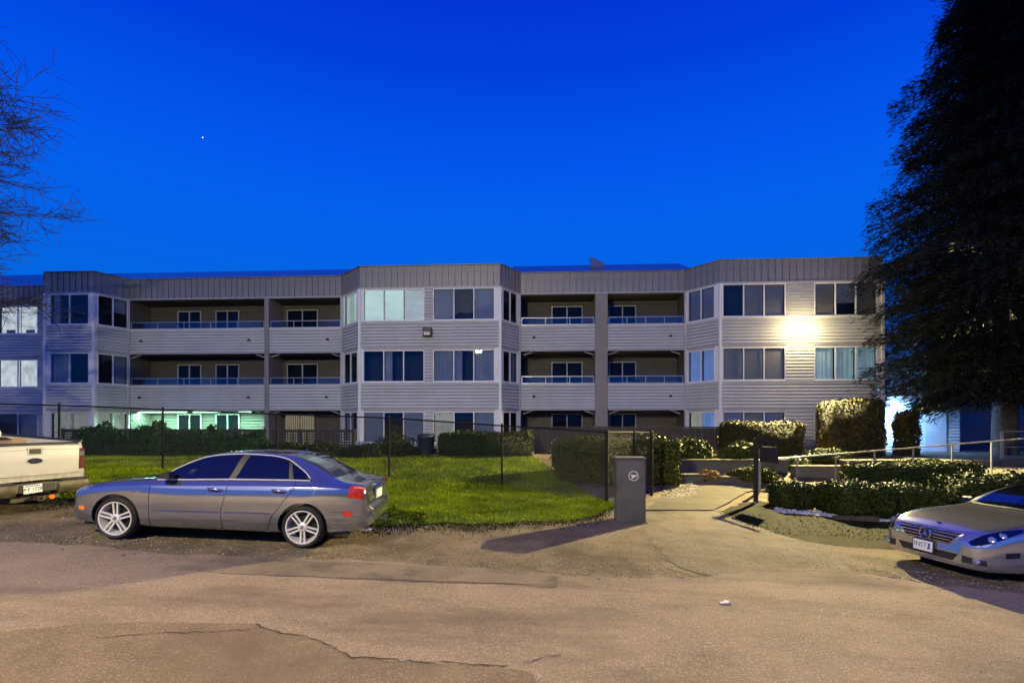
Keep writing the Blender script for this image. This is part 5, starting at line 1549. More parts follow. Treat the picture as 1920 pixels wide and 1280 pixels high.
for s in (-1, 1):
    # glass house: black surround, then the panes
    patch(shA, 'window_surround', A, M['black_plastic'], lambda a, t: (-0.82 + 2.22 * a, 7.04 + 0.92 * t), 40, 4, 0.003, s, 0.004)
    def lerpx(b0, t0, b1, t1): return lambda a, t: ((b0 + (t0 - b0) * t) * (1 - a) + (b1 + (t1 - b1) * t) * a, 7.10 + 0.80 * t)
    patch(shA, 'window', A, M['car_glass'], lerpx(-0.66, -0.66, 0.215, 0.335), 22, 4, 0.006, s)
    patch(shA, 'window', A, M['car_glass'], lerpx(0.31, 0.44, 1.085, 1.015), 18, 4, 0.006, s)
    patch(shA, 'window', A, M['car_glass'], lerpx(1.155, 1.065, 1.345, 1.30), 8, 4, 0.006, s)
    line_on(shA, 'chrome_trim', A, M['satin'], [(-0.80, 7.02), (1.39, 7.02)], 0.008, 0.008, s, 30)
    line_on(shA, 'chrome_trim', A, M['satin'], [(-0.78, 7.99), (1.38, 7.99)], 0.007, 0.006, s, 40)
    # doors: seams, moulding, handles
    vz = lambda x, z: v_of(shA, x, z)
    for nm, pts in (('front', [(-0.85, .215), (-0.87, .60), (-0.86, .80), (-0.80, .862), None, (0.19, .20), (0.168, .48), (0.225, .73), (0.27, .905)]),
                    ('rear', [(0.19, .20), (0.168, .48), (0.225, .73), (0.27, .905), None, (0.80, .22), (0.905, .456), (1.05, .66), (1.19, .84), (1.19, .94)])):
        k = pts.index(None); fr_, re_ = pts[:k], pts[k + 1:]
        def edge(L_):
            zs = [p[1] for p in L_]; xs = [p[0] for p in L_]
            return lambda z: float(np.interp(z, zs, xs))
        ef, er = edge(fr_), edge(re_)
        def fx(a, t, ef=ef, er=er):
            z = 0.225 + (0.865 - 0.225) * t
            x = (ef(z) + 0.006) * (1 - a) + (er(z) - 0.006) * a
            return x, v_of(shA, x, 0.23 + (shA.at(x, 6.9).z - 0.23) * t)
        d_ = patch(shA, 'door', A, M['silver'], fx, 26, 14, 0.0035, s, 0.003)
        line_on(shA, 'door_seam', d_, M['black_plastic'], [(x, vz(x, z)) for x, z in re_], 0.0045, 0.001, s, 6)
        if nm == 'front': line_on(shA, 'door_seam', d_, M['black_plastic'], [(x, vz(x, z)) for x, z in fr_], 0.0045, 0.001, s, 6)
        hx0 = -0.03 if nm == 'front' else 0.885
        hz = 0.785 if nm == 'front' else 0.805
        q = MB(); c = shA.at(hx0 + 0.10, vz(hx0 + 0.1, hz), s); 
        q.tube([c + Vector((-0.10, s * 0.012, 0.012)), c + Vector((-0.085, s * 0.03, 0.010)), c + Vector((0.07, s * 0.032, 0.004)), c + Vector((0.10, s * 0.014, -0.002))], [0.012, 0.017, 0.017, 0.012], M['chrome'], 8); q.build('handle', d_, smooth=50)
        q = MB(); q.tube([c + Vector((-0.085, s * 0.008, -0.012)), c + Vector((0.08, s * 0.008, -0.02))], 0.018, M['black_plastic'], 6); q.build('handle_recess', d_)
        mx0, mx1 = (-0.82, 0.15) if nm == 'front' else (0.215, 0.88)
        line_on(shA, 'side_moulding', d_, M['silver'], [(mx0, vz(mx0, .445 + .018 * (mx0 + .8))), (mx1, vz(mx1, .445 + .018 * (mx1 + .8)))], 0.011, 0.004, s, 16)
    # mirrors
    mr_ = MB(); base = Vector((-0.60, s * 0.80, 0.905))
    pr = [(-0.10, 0.0), (-0.085, 0.07), (-0.02, 0.105), (0.05, 0.10), (0.075, 0.05), (0.06, 0.0)]
    pts = [base + Vector((a, s * 0.02, b)) for a, b in pr] + [base + Vector((a * .9 + .01, s * 0.17, b * .9 + .006)) for a, b in pr]
    mr_.poly(pts, [tuple(range(6)), tuple(range(11, 5, -1))] + [(i, (i + 1) % 6, (i + 1) % 6 + 6, i + 6) for i in range(6)], M['black_plastic']); mr_.build('mirror', A, smooth=50)
    # lamps and markers
    patch(shA, 'headlight', A, M['clear_lens'], lambda a, t: (-2.015 + 0.25 * a + 0.04 * t, 4.95 + 0.2 * a + (1.8 - 0.5 * a) * t), 8, 6, 0.006, s)
    patch(shA, 'tail_light', A, M['red_lens'], lambda a, t: (1.955 + 0.195 * a + 0.025 * t * (1 - a), 4.42 + (2.3 - 0.25 * a) * t), 10, 8, 0.006, s)
    patch(shA, 'turn_lens', A, M['amber_lens'], lambda a, t: (2.015 + 0.13 * a, 5.25 + 0.85 * t), 6, 4, 0.009, s)
    patch(shA, 'side_marker', A, M['amber_lens'], lambda a, t: (-1.90 + 0.10 * a, 3.05 + 0.35 * t), 4, 2, 0.006, s)
    patch(shA, 'side_marker', A, M['red_lens'], lambda a, t: (1.90 + 0.12 * a, 3.15 + 0.45 * t), 4, 2, 0.006, s)
    line_on(shA, 'bumper_seam', A, M['black_plastic'], [(1.70, vz(1.70, .53)), (2.02, vz(2.02, .535))], 0.003, 0.001, s)
    line_on(shA, 'bumper_strip', A, M['chrome'], [(1.74, 1.85), (2.05, 1.85)], 0.006, 0.004, s)
    q = MB(); c = shA.at(-1.02, v_of(shA, -1.02, .70), s); q.cbox(c.x - .035, c.x + .035, c.y - .006, c.y + .006, c.z - .008, c.z + .008, M['chrome'], 0.002); q.build('fender_badge', A)
    q = MB(); q.tube([(2.05, s * 0.50, 0.245), (2.24, s * 0.50, 0.24)], 0.035, M['chrome'], 12); q.build('exhaust_pipe', A, smooth=40)
    line_on(shA, 'trunk_seam', A, M['black_plastic'], [(1.74, 8.9), (1.95, 8.3), (2.10, 7.9)], 0.0035, 0.001, s)
    line_on(shA, 'hood_seam', A, M['black_plastic'], [(-0.98, 8.4), (-1.4, 7.8), (-1.8, 7.2), (-2.0, 7.0)], 0.0035, 0.001, s)
top_patch(shA, 'windshield', A, M['car_glass'], lambda s, t: ((-1.02 + 0.17 * s * s) * (1 - t) + (-0.20 + 0.03 * s * s) * t, 10 - 0.88 * abs(s)), 20, 12)
top_patch(shA, 'rear_window', A, M['car_glass'], lambda s, t: ((1.06 - 0.02 * s * s) * (1 - t) + (1.70 - 0.05 * s * s) * t, 10 - 0.86 * abs(s)), 20, 12)
q = MB(); q.cbox(0.90, 1.02, -0.04, 0.04, 1.285, 1.315, M['silver'], 0.012); q.tube([(0.98, 0, 1.30), (1.04, 0, 1.36)], 0.008, M['silver'], 6); q.build('antenna', A)
# rear plate, trunk details, grille
pl = MB(); pl.cbox(2.195, 2.207, -0.17, 0.17, 0.66, 0.80, M['plate'], 0.004); plo = pl.build('licence_plate', A); plo.rotation_euler = (0, R(-6), 0); plo.location = (0.09, 0, 0.22)
plo.rotation_euler = (0, 0, 0); plo.location = (0.0, 0, 0)
MB().cbox(2.188, 2.200, -0.25, 0.25, 0.645, 0.83, M['silver'], 0.004).build('plate_recess', A)
MB().cbox(2.185, 2.215, -0.17, 0.17, 0.835, 0.85, M['chrome'], 0.004).build('trunk_handle', A)
for k in range(4):
    q = MB(); cy = (k - 1.5) * 0.048
    pts = [(2.186, cy + 0.032 * math.cos(2 * math.pi * j / 16), 0.875 + 0.032 * math.sin(2 * math.pi * j / 16)) for j in range(17)]
    q.tube(pts, 0.005, M['chrome'], 5, cap=False); q.build('badge_ring', A)
q = MB(); q.box(-2.095, -2.078, -0.26, 0.26, 0.27, 0.58, M['black_plastic']); q.build('grille', A)

# ------------------------------------------------------------------ pale silver sedan at the right edge
M['pale'] = paint_mat('pale_silver_paint', (0.60, 0.60, 0.62), rough=0.15, metal=0.84)
C = car_root('pale_sedan', 8.68, 8.66, R(11.0))
C.rotation_euler = (R(0.5), PITCH, R(11.0))
C.location.z -= 0.05
tag(C, 'pale silver sedan with wide slatted grille parked at the right frame edge', 'car')
X_ = [-2.36, -2.30, -2.20, -2.00, -1.70, -1.36, -0.98, -0.68, -0.45, -0.22, 0.06, 0.36, 0.72, 1.10, 1.40, 1.70, 1.95, 2.20, 2.42, 2.52, 2.58]
n21 = 21
specC = dict(range=(-2.36, 2.58),
    W=[(-2.36, .56), (-2.335, .66), (-2.28, .745), (-2.20, .805), (-2.08, .85), (-1.90, .89), (-1.5, .925), (-0.9, .93), (0, .93), (1.0, .93), (1.6, .92), (2.0, .89), (2.3, .83), (2.45, .77), (2.58, .62)],
    y=rows([[0] * n21, [.86] * n21, [.96] * n21, [1.0] * n21, [1.0] * n21,
            [.985] * n21, [.945] * n21,
            [.86, .86, .87, .885, .90, .90, .90] + [.90] * 14,
            [.70, .70, .72, .75, .77, .78, .80, .84, .775, .72, .665, .645, .645, .665, .70, .75, .80, .81, .80, .76, .70],
            [.40, .40, .42, .46, .50, .55, .66, .735, .69, .64, .585, .565, .565, .58, .60, .63, .68, .68, .64, .58, .48],
            [0] * n21]),
    z=rows([[.21, .20, .19, .185, .18, .18, .18] + [.18] * 9 + [.19, .21, .25, .29, .33],
            [.21, .20, .19, .185, .18, .18, .18] + [.18] * 9 + [.19, .21, .25, .29, .33],
            [.245, .24, .235, .235, .235, .235, .235] + [.235] * 9 + [.25, .27, .30, .33, .36],
            [.36, .36, .37, .39, .41, .42, .42] + [.42] * 9 + [.43, .44, .44, .44, .44],
            [.46, .48, .52, .56, .585, .60, .61] + [.62] * 9 + [.63, .63, .61, .56, .52],
            [.53, .555, .60, .68, .745, .785, .81, .825, .835, .84, .85, .86, .87, .88, .885, .89, .89, .885, .86, .74, .58],
            [.555, .585, .635, .715, .785, .828, .853, .868, .878, .885, .893, .902, .912, .92, .926, .93, .928, .918, .89, .76, .60],
            [.585, .63, .685, .752, .82, .866, .90, .922, .935, .943, .95, .958, .967, .975, .98, .98, .965, .945, .912, .775, .615],
            [.60, .665, .722, .78, .845, .892, .93, .965, 1.10, 1.205, 1.285, 1.315, 1.31, 1.26, 1.185, 1.08, .985, .958, .92, .785, .625],
            [.605, .678, .735, .793, .858, .906, .948, .995, 1.125, 1.23, 1.31, 1.345, 1.342, 1.305, 1.25, 1.17, 1.08, .985, .93, .79, .63],
            [.61, .685, .742, .80, .866, .915, .962, 1.065, 1.185, 1.275, 1.345, 1.375, 1.370, 1.335, 1.285, 1.21, 1.12, 1.02, .94, .80, .635]]))
shC = Shell(specC)
WC = [(-1.30, .325), (1.48, .325)]
shell_body(shC, 'body', C, M['pale'], WC, 0.375)
for (wx, wz) in WC:
    for s in (-1, 1): wheel(C, (wx, s * 0.915, wz), s, 0.325, 0.245, 'single', rot=0.3)
    q = MB(); q.lathe([(0.368, -0.57), (0.368, 0.57)], M['well'], 30, 'y', (wx, 0, wz)); q.build('wheel_well', C)
q = MB(); q.box(-2.0, 2.2, -0.72, 0.72, 0.165, 0.20, M['black_plastic']); q.build('underbody', C)
def front_pt(yf, z):
    """a point on the nose surface at lateral y and height z"""
    s = -1 if yf < 0 else 1
    lo, hi = shC.x0, shC.x0 + 0.9
    for _ in range(28):
        x = (lo + hi) / 2
        yy, zz = shC.section(x); yy, zz = np.array(yy[20:]), np.array(zz[20:])
        i = np.argmax(zz >= z) if zz[-1] >= z else -1
        inside = False
        if i > 0 or (i == 0 and z >= zz[0]): inside = yy[i] >= abs(yf)
        elif i == -1: inside = False
        if inside: hi = x
        else: lo = x
    return Vector((hi, yf, z))
def nose_patch(name, parent, mat_, fyz, ns, nt, off=0.006, skirt=0.02):
    pts, low = [], []
    for i in range(ns + 1):
        for j in range(nt + 1):
            y, z = fyz(i / ns, j / nt); p = front_pt(y, z)
            n = Vector((-1, 0.55 * (y / 0.9) ** 3, 0.15)).normalized()
            pts.append(p + n * off); low.append(p - n * skirt)
    idx = lambda i, j: i * (nt + 1) + j
    fs = [(idx(i, j), idx(i, j + 1), idx(i + 1, j + 1), idx(i + 1, j)) for i in range(ns) for j in range(nt)]
    rim = [idx(i, 0) for i in range(ns)] + [idx(ns, j) for j in range(nt)] + [idx(i, nt) for i in range(ns, 0, -1)] + [idx(0, j) for j in range(nt, 0, -1)]
    b = len(pts)
    for k in range(len(rim)): fs.append((rim[k], rim[(k + 1) % len(rim)], b + (k + 1) % len(rim), b + k))
    return MB().poly(pts + [low[k] for k in rim], fs, mat_).build(name, parent, smooth=40)
M['grille_dark'] = mat('grille_dark', (0.02, 0.02, 0.024), 0.4)
def gw(t): return 0.33 + 0.17 * t      # grille wider at the top
grz0, grz1 = 0.49, 0.676
grl = nose_patch('grille', C, M['grille_dark'], lambda a, t: ((2 * a - 1) * gw(t), grz0 + (grz1 - grz0) * t), 24, 6, 0.004)
for k in range(4):
    t = 0.12 + 0.24 * k
    pts = []
    for j in range(21):
        y = (2 * j / 20 - 1) * (gw(t) - 0.015); p = front_pt(y, grz0 + (grz1 - grz0) * t); pts.append(p + Vector((-0.020, 0, 0)))
    MB().tube(pts, 0.011, M['chrome'], 6).build('slat', grl, smooth=50)
pts = []
for j in range(41):
    a = j / 40
    if a < .35: t, u_ = 1, -1 + 2 * a / .35
    elif a < .5: t, u_ = 1 - (a - .35) / .15, 1
    elif a < .85: t, u_ = 0, 1 - 2 * (a - .5) / .35
    else: t, u_ = (a - .85) / .15, -1
    p = front_pt(u_ * gw(t), grz0 + (grz1 - grz0) * t); pts.append(p + Vector((-0.012, 0, 0)))
MB().tube(pts, 0.009, M['chrome'], 6).build('grille_frame', grl, smooth=50)
# three pointed star in a ring at the middle of the grille
sc_ = front_pt(0, 0.588) + Vector((-0.045, 0, 0))
q = MB(); pts = [sc_ + Vector((0, 0.085 * math.cos(2 * math.pi * j / 32), 0.085 * math.sin(2 * math.pi * j / 32))) for j in range(33)]
q.tube(pts, 0.009, M['chrome'], 6, cap=False); q.build('badge_ring', grl, smooth=50)
q = MB(); q.lathe([(0.082, 0.012), (0.001, 0.010)], M['grille_dark'], 28, 'x', sc_); q.build('badge_disc', grl)
q = MB()
for k in range(3):
    a = math.pi / 2 + 2 * math.pi * k / 3
    tip = sc_ + Vector((-0.004, 0.08 * math.cos(a), 0.08 * math.sin(a)))
    l_ = sc_ + Vector((-0.002, 0.018 * math.cos(a + 1.05), 0.018 * math.sin(a + 1.05))); r_ = sc_ + Vector((-0.002, 0.018 * math.cos(a - 1.05), 0.018 * math.sin(a - 1.05)))
    q.poly([tip, l_, r_, sc_ + Vector((-0.012, 0, 0))], [(0, 1, 3), (0, 3, 2), (1, 2, 3)], M['chrome'])
q.build('badge_star', grl)
# bumper intakes, fog lamps, plate
nose_patch('lower_intake', C, M['grille_dark'], lambda a, t: ((2 * a - 1) * (0.40 + 0.08 * t), 0.275 + 0.105 * t), 22, 4, 0.003)
for s in (-1, 1):
    nose_patch('side_intake', C, M['grille_dark'], lambda a, t: (s * (0.53 + 0.25 * a), 0.285 + 0.10 * t * (1 - .25 * a)), 10, 4, 0.003)
    c = front_pt(s * 0.70, 0.325)
    fgl = MB(); fgl.lathe([(0.048, 0.01), (0.046, -0.022), (0.02, -0.035), (0.001, -0.037)], M['clear_lens'], 20, 'x', c); fgl.build('fog_lamp', C, smooth=40)
    # headlights: long leaf shaped lenses sweeping back over the corner
    def hl(a, t, s=s):
        x = -2.338 + 0.13 * a + 0.60 * a * a
        mid_ = 5.85 + 0.65 * a; hw = (1.15 - 0.15 * a) * math.sin(math.pi * (0.12 + 0.84 * a)) ** 0.6
        return x, mid_ + (2 * t - 1) * hw
    h_ = patch(shC, 'headlight', C, M['car_glass'], hl, 16, 8, 0.006, s)
    for (lx_, lv, rr) in ((-2.17, 5.95, 0.060), (-2.03, 6.1, 0.052)):
        p, n = shC.at(lx_, lv, s), shC.normal(lx_, lv, s)
        q = MB(); d = (n + Vector((-0.8, 0, 0))).normalized()
        q.tube([p + n * 0.006, p + n * 0.006 + d * 0.012], [rr, rr * 0.8], M['chrome'], 16); q.tube([p + n * .006 + d * .012, p + n * 0.006 + d * 0.018], [rr * .7, rr * 0.4], M['clear_lens'], 16)
        q.build('reflector', h_, smooth=40)
    patch(shC, 'turn_lens', C, M['amber_lens'], lambda a, t: (-1.72 + 0.09 * a, 6.1 + 0.5 * t), 4, 3, 0.009, s)
    patch(shC, 'side_marker', C, M['black_plastic'], lambda a, t: (-2.03 + 0.20 * a, 3.15 + 0.42 * t), 5, 2, 0.004, s)
    patch(shC, 'window_surround', C, M['black_plastic'], lambda a, t: (-0.67 + 2.57 * a, 7.04 + 0.92 * t), 44, 4, 0.003, s, 0.004)
    for b0, t0, b1_, t1 in ((-0.52, -0.46, 0.32, 0.38), (0.40, 0.48, 1.30, 1.22), (1.38, 1.30, 1.80, 1.72)):
        patch(shC, 'window', C, M['car_glass'], lambda a, t, b0=b0, t0=t0, b1_=b1_, t1=t1: ((b0 + (t0 - b0) * t) * (1 - a) + (b1_ + (t1 - b1_) * t) * a, 7.10 + 0.80 * t), 16, 4, 0.006, s)
    line_on(shC, 'hood_seam', C, M['black_plastic'], [(-0.80, 8.3), (-1.4, 7.7), (-1.9, 7.3), (-2.22, 7.25)], 0.004, 0.001, s)
    for x0_ in (-0.92, 0.36, 1.25): line_on(shC, 'door_seam', C, M['black_plastic'], [(x0_, 2.2), (x0_ - 0.02, 4.5), (x0_ + 0.05, 6.9)], 0.004, 0.001, s)
    mr_ = MB(); base = Vector((-0.40, s * 0.85, 0.955)); pr = [(-0.10, 0.0), (-0.085, 0.07), (-0.02, 0.105), (0.05, 0.10), (0.075, 0.05), (0.06, 0.0)]
    pts = [base + Vector((a, s * 0.02, b)) for a, b in pr] + [base + Vector((a * .9 + .01, s * 0.18, b * .9 + .006)) for a, b in pr]
    mr_.poly(pts, [tuple(range(6)), tuple(range(11, 5, -1))] + [(i, (i + 1) % 6, (i + 1) % 6 + 6, i + 6) for i in range(6)], M['black_plastic']); mr_.build('mirror', C, smooth=50)
    patch(shC, 'tail_light', C, M['red_lens'], lambda a, t: (2.25 + 0.24 * a, 4.6 + 2.2 * t), 8, 6, 0.006, s)
top_patch(shC, 'windshield', C, M['car_glass'], lambda s, t: ((-0.80 + 0.16 * s * s) * (1 - t) + (0.08 + 0.03 * s * s) * t, 10 - 0.86 * abs(s)), 20, 12)
top_patch(shC, 'rear_window', C, M['car_glass'], lambda s, t: ((1.15) * (1 - t) + (2.12 - 0.05 * s * s) * t, 10 - 0.86 * abs(s)), 20, 12)
top_patch(shC, 'wiper_cowl', C, M['black_plastic'], lambda s, t: (-0.868 + 0.16 * s * s + 0.05 * t, 10 - 0.95 * abs(s)), 20, 2, 0.006)
q = MB(); q.cbox(-2.17, -2.14, -0.03, 0.03, 0.755, 0.77, M['black_plastic'], 0.004); q.build('hood_ornament', C)
pc = front_pt(0, 0.40); pl = empty('licence_plate', (pc.x - 0.03, 0.03, 0.395), 0, C)
MB().cbox(-0.008, 0.004, -0.172, 0.172, -0.092, 0.092, M['plate_dark'], 0.003).build('plate_frame', pl)
MB().cbox(-0.014, -0.008, -0.155, 0.155, -0.078, 0.078, M['plate'], 0.002).build('plate_face', pl)
text_mesh('plate_text', 'INST', 0.10, M['plate_blue'], pl, (-0.0155, 0.035, 0.006), (R(90), 0, R(-90)))
q = MB(); q.poly([(-0.016, -0.075, -0.04), (-0.016, -0.125, -0.04), (-0.016, -0.115, 0.0), (-0.016, -0.125, 0.045), (-0.016, -0.08, 0.05), (-0.016, -0.09, 0.01)], [(5, 4, 3, 2, 1, 0)], M['plate_blue']); q.build('plate_emblem', pl)

# ------------------------------------------------------------------ cream pickup truck at the left edge
M['cream'] = paint_mat('cream_paint', (0.46, 0.45, 0.43), rough=0.45, metal=0.0, coat=0.6, dirt=((0.30, 0.24, 0.16), 0.62, 0.92))
M['bumper_dirty'] = mat('dirty_bumper', (0.075, 0.062, 0.042), 0.55, metal=0.5, var=0.5, vscale=7, stain=(0.06, 0.05, 0.035), stain_scale=4)
HEADG = R(90 + 74)      # direction the truck faces, from the x axis
T = bpy.data.objects.new('pickup_truck', None); COL.objects.link(T)
tx, ty = -8.33, 9.25
T.scale = (0.92, 0.92, 0.92)
T.location = (tx, ty, gz(tx, ty) - 0.10)
T.rotation_euler = (0, 0, HEADG - R(180))     # local -x is forward, tail plane at x = 0
T.rotation_euler = (R(0), PITCH * 0.6, HEADG - R(180))
tag(T, 'dirty cream pickup truck seen from its tailgate at the left edge', 'pickup')
hw = 0.80
# bed sides, tailgate, cab (local -x forward, y to the truck's left when facing -x is -y)
def side_panel(s):
    q = MB(); n_ = 40
    prof = [(-0.02, 0.62), (-0.01, 0.80), (-0.01, 1.34), (-0.04, 1.40), (-2.35, 1.44), (-2.35, 0.55), (-1.75, 0.52)]
    for k in range(13):
        a = math.pi * (0.06 + 0.88 * (12 - k) / 12); prof.append((-1.18 - 0.44 * math.cos(math.pi - a) * -1 if False else -1.18 + 0.44 * math.cos(a), 0.52 + 0.44 * math.sin(a)))
    prof = [(-0.02, 0.60), (-0.01, 0.80), (-0.01, 1.34), (-0.04, 1.40), (-2.35, 1.44), (-2.35, 0.55), (-1.66, 0.52)] + [(-1.18 - 0.46 * math.cos(math.pi * k / 12), 0.52 + 0.46 * math.sin(math.pi * k / 12)) for k in range(13)] + [(-0.68, 0.54)]
    y0, y1 = s * (hw + 0.01), s * (hw + 0.13)
    m_ = len(prof)
    q.poly([(a, y0, b) for a, b in prof] + [(a, y1 - s * (0.05 if b > 1.3 else 0), b) for a, b in prof], [tuple(range(m_)), tuple(range(2 * m_ - 1, m_ - 1, -1))] + [(k, (k + 1) % m_, m_ + (k + 1) % m_, m_ + k) for k in range(m_)], M['cream'])
    return q.build('bed_side', T)
for s in (-1, 1): side_panel(s)
tg = MB()
# tailgate: shaped skin with a raised middle and a lower step
secs = [(0.70, 0.015), (0.79, 0.02), (0.792, 0.035), (0.80, 0.045), (1.05, 0.05), (1.24, 0.048), (1.262, 0.040), (1.27, 0.044), (1.33, 0.035), (1.36, 0.0)]
ys_ = np.linspace(-hw, hw, 17); pts = []
for y in ys_:
    for z, x in secs: pts.append((x - 0.015 * (abs(y) / hw) ** 4, y, z + 0.012 * (1 - (y / hw) ** 2) * (1 if z > 1.2 else 0)))
m_ = len(secs); fs = [(i * m_ + j, (i + 1) * m_ + j, (i + 1) * m_ + j + 1, i * m_ + j + 1) for i in range(16) for j in range(m_ - 1)]
tg.poly(pts, fs, M['cream']); tg.box(-0.06, 0.0, -hw + .005, hw - .005, 0.70, 1.355, M['cream'])
tgo = tg.build('tailgate', T, smooth=30)
MB().cbox(-0.10, 0.03, -hw - 0.0, hw + 0.0, 1.365, 1.405, M['black_plastic'], 0.012).build('tailgate_cap', tgo)
MB().cbox(0.03, 0.058, -0.135, 0.135, 1.175, 1.325, M['cream'], 0.018).build('handle_bezel', tgo, smooth=30)
MB().cbox(0.045, 0.064, -0.105, 0.105, 1.20, 1.305, M['black_plastic'], 0.012).build('handle', tgo)
em = empty('emblem', (0.056, 0, 1.075), 0, tgo)
M['oval_blue'] = mat('oval_blue', (0.012, 0.016, 0.05), 0.2, coat=1.0)
def oval(name, a, b, x, th, mt):
    q = MB(); n = 40; p1_ = [(x, a * math.cos(2 * math.pi * k / n), b * math.sin(2 * math.pi * k / n)) for k in range(n)]; p2 = [(x + th, y * .97, z * .95) for _, y, z in p1_]
    q.poly(p1_ + p2, [tuple(range(n, 2 * n))] + [(k, (k + 1) % n, n + (k + 1) % n, n + k) for k in range(n)], mt); return q.build(name, em, smooth=40)
oval('emblem_rim', 0.128, 0.052, 0.0, 0.008, M['chrome']); oval('emblem_field', 0.120, 0.046, 0.006, 0.006, M['oval_blue'])
text_mesh('emblem_script', 'Ford', 0.075, M['chrome'], em, (0.0135, 0.0, 0.0), (R(90), 0, R(90)), 0.001, 0.35)
# tail lights, bumper, plate, hitch
for s in (-1, 1):
    q = MB(); q.cbox(-0.16, 0.012, min(s * (hw + .012), s * (hw + .135)), max(s * (hw + .012), s * (hw + .135)), 0.86, 1.27, M['red_dull'], 0.02); tl = q.build('tail_light', T, smooth=40)
    q = MB(); q.cbox(-0.15, 0.018, min(s * (hw + .02), s * (hw + .128)), max(s * (hw + .02), s * (hw + .128)), 1.12, 1.215, M['clear_lens'], 0.012); q.build('reverse_lens', tl)
bp = MB(); prof = [(-0.05, 0.42), (0.14, 0.44), (0.17, 0.50), (0.17, 0.62), (0.15, 0.66), (-0.05, 0.665)]
ys_ = [-0.98, -0.9, -0.36, -0.33, 0.33, 0.36, 0.9, 0.98]; pts = []
for i, y in enumerate(ys_):
    inset = -0.06 if i in (0, 7) else (0.0 if i in (1, 2, 5, 6) else -0.035)
    for x, z in prof: pts.append((x + inset, y, z + (0.05 if (i in (3, 4) and z < .5) else 0)))
m_ = 6; fs = [(i * m_ + j, (i + 1) * m_ + j, (i + 1) * m_ + (j + 1) % m_, i * m_ + (j + 1) % m_) for i in range(7) for j in range(m_)] + [tuple(range(m_)), tuple(range(7 * m_ + 5, 7 * m_ - 1, -1))]
bp.poly(pts, fs, M['bumper_dirty']); bo = bp.build('bumper', T, smooth=30)
for y0, y1 in ((-0.93, -0.38), (0.38, 0.93)): MB().cbox(-0.03, 0.165, y0, y1, 0.666, 0.69, M['black_plastic'], 0.008).build('step_pad', bo)
MB().cbox(0.135, 0.145, -0.30, 0.30, 0.50, 0.64, M['black_plastic'], 0.004).build('plate_recess', bo)
pl = empty('licence_plate', (0.155, -0.085, 0.565), 0, T)
pl.rotation_euler = (R(3), 0, 0)
MB().cbox(-0.004, 0.003, -0.155, 0.155, -0.08, 0.08, M['plate'], 0.002).build('plate_face', pl)
text_mesh('plate_text', 'P·F 1728', 0.088, M['plate_dark'], pl, (0.0045, 0, -0.008), (R(90), 0, R(90)))
q = MB()
for k in range(9): q.box(0.0031, 0.0042, -0.12 + k * 0.027, -0.10 + k * 0.027, 0.048, 0.066, M['plate_dark'])
q.build('plate_header', pl)
MB().cbox(-0.3, 0.10, -0.42, 0.42, 0.33, 0.41, M['bumper_dirty'], 0.01).build('hitch_bar', T)
q = MB(); q.box(0.10, 0.24, -0.05, 0.05, 0.345, 0.36, M['bumper_dirty']).box(0.10, 0.24, -0.05, 0.05, 0.40, 0.415, M['bumper_dirty']).box(0.10, 0.24, -0.05, -0.037, 0.36, 0.40, M['bumper_dirty']).box(0.10, 0.24, 0.037, 0.05, 0.36, 0.40, M['bumper_dirty']); q.build('hitch_receiver', T)
MB().lathe([(0.001, 0.0), (0.04, 0.005), (0.05, 0.04), (0.045, 0.075), (0.001, 0.08)], M['amber_lens'], 14, 'x', (0.06, 0.26, 0.37)).build('trailer_plug', T, smooth=40)
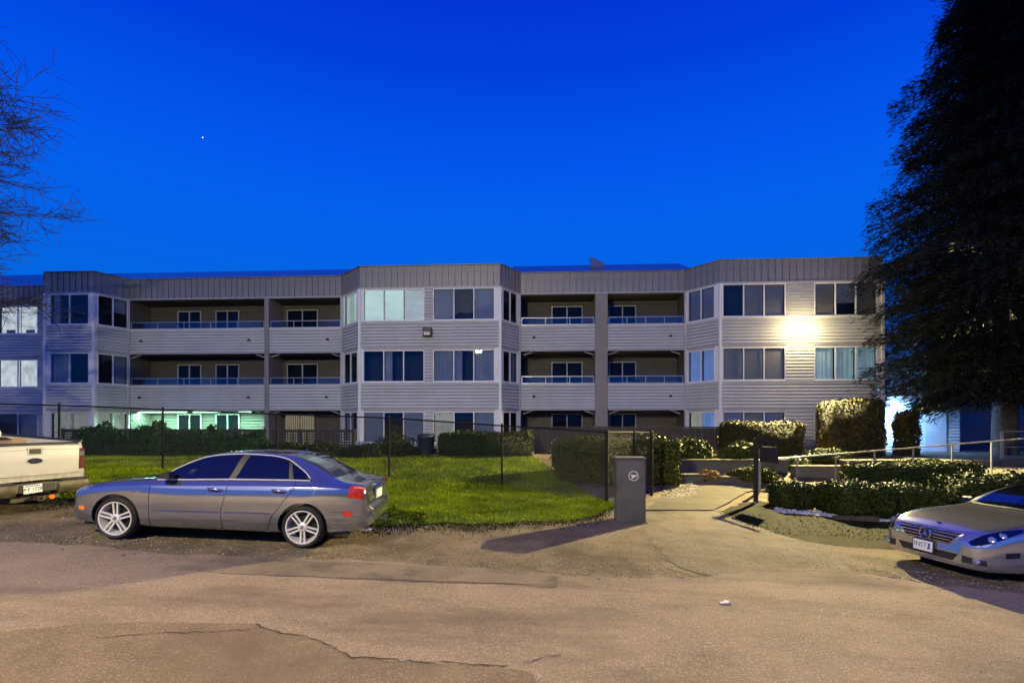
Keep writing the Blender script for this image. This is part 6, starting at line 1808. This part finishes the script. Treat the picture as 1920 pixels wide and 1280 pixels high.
# bed floor, cab, hood: mostly outside the picture
MB().box(-2.33, -0.07, -hw, hw, 0.80, 0.84, M['black_plastic']).build('bed_floor', T)
q = MB(); prof = [(-2.37, 0.52), (-2.37, 1.40), (-2.47, 1.95), (-2.75, 2.0), (-3.9, 1.97), (-4.55, 1.45), (-5.75, 1.36), (-5.92, 1.1), (-5.92, 0.5), (-5.4, 0.42), (-2.5, 0.42)]
m_ = len(prof); cabpts = [(a, -(hw + 0.12) * (0.82 if b > 1.6 else 1), b) for a, b in prof] + [(a, (hw + 0.12) * (0.82 if b > 1.6 else 1), b) for a, b in prof]
q.poly(cabpts, [tuple(range(m_))[::-1], tuple(range(m_, 2 * m_))] + [(k, (k + 1) % m_, m_ + (k + 1) % m_, m_ + k) for k in range(m_)], M['cream']); q.build('cab', T)
q = MB(); q.poly([(-2.38, -0.6, 1.46), (-2.38, 0.6, 1.46), (-2.465, 0.56, 1.88), (-2.465, -0.56, 1.88)], [(0, 1, 2, 3)], M['car_glass']).build('rear_window', T)
for s in (-1, 1):
    MB().poly([(-2.6, s * .926, 1.45), (-4.2, s * .926, 1.45), (-3.8, s * .80, 1.86), (-2.65, s * .80, 1.86)], [(0, 1, 2, 3)], M['car_glass']).build('window', T)
    for wx in (-1.18, -4.85): wheel(T, (wx, s * 0.90, 0.395), s, 0.395, 0.24, 'single', 0.26)
q = MB(); q.lathe([(0.06, -0.7), (0.06, 0.7)], M['metal_black'], 10, 'y', (-1.18, 0, 0.40)); q.lathe([(0.001, -0.14), (0.15, -0.08), (0.17, 0), (0.15, 0.08), (0.001, 0.14)], M['metal_black'], 14, 'y', (-1.18, 0, 0.40)); q.build('rear_axle', T, smooth=40)
for s in (-1, 1): MB().tube([(0.04 - 0.04, s * (hw + 0.06), 1.415), (-2.3, s * (hw + 0.06), 1.46)], 0.03, M['black_plastic'], 6).build('bed_rail', T)
# odds and ends standing up out of the bed
ld_ = empty('crate', (0, 0, 0)); 
def t2w(p): return T.matrix_basis @ Vector(p)
c0 = t2w((-0.55, 0.02, 0.845)); ld_.location = c0; ld_.rotation_euler = (0, 0, T.rotation_euler.z + 0.2); tag(ld_, 'brown cardboard box in the bed of the pickup', 'box')
M['card'] = mat('cardboard', (0.26, 0.17, 0.10), 0.8, var=0.15)
MB().cbox(-0.12, 0.12, -0.13, 0.13, 0, 0.57, M['card'], 0.006).build('carton', ld_)
q = MB(); q.poly([(-0.12, -0.13, 0.57), (0.12, -0.13, 0.57), (0.11, -0.24, 0.61), (-0.11, -0.24, 0.61)], [(0, 1, 2, 3)], M['card']); q.build('flap', ld_)
tb = empty('tool_bag', t2w((-0.6, -0.45, 0.845)), T.rotation_euler.z); tag(tb, 'white plastic sack lying in the bed of the pickup', 'bag')
q = MB(); q.lathe([(0.001, 0), (0.22, 0.02), (0.26, 0.25), (0.2, 0.5), (0.06, 0.60), (0.09, 0.68)], M['paper'], 14, 'z'); q.build('sack', tb, smooth=50)
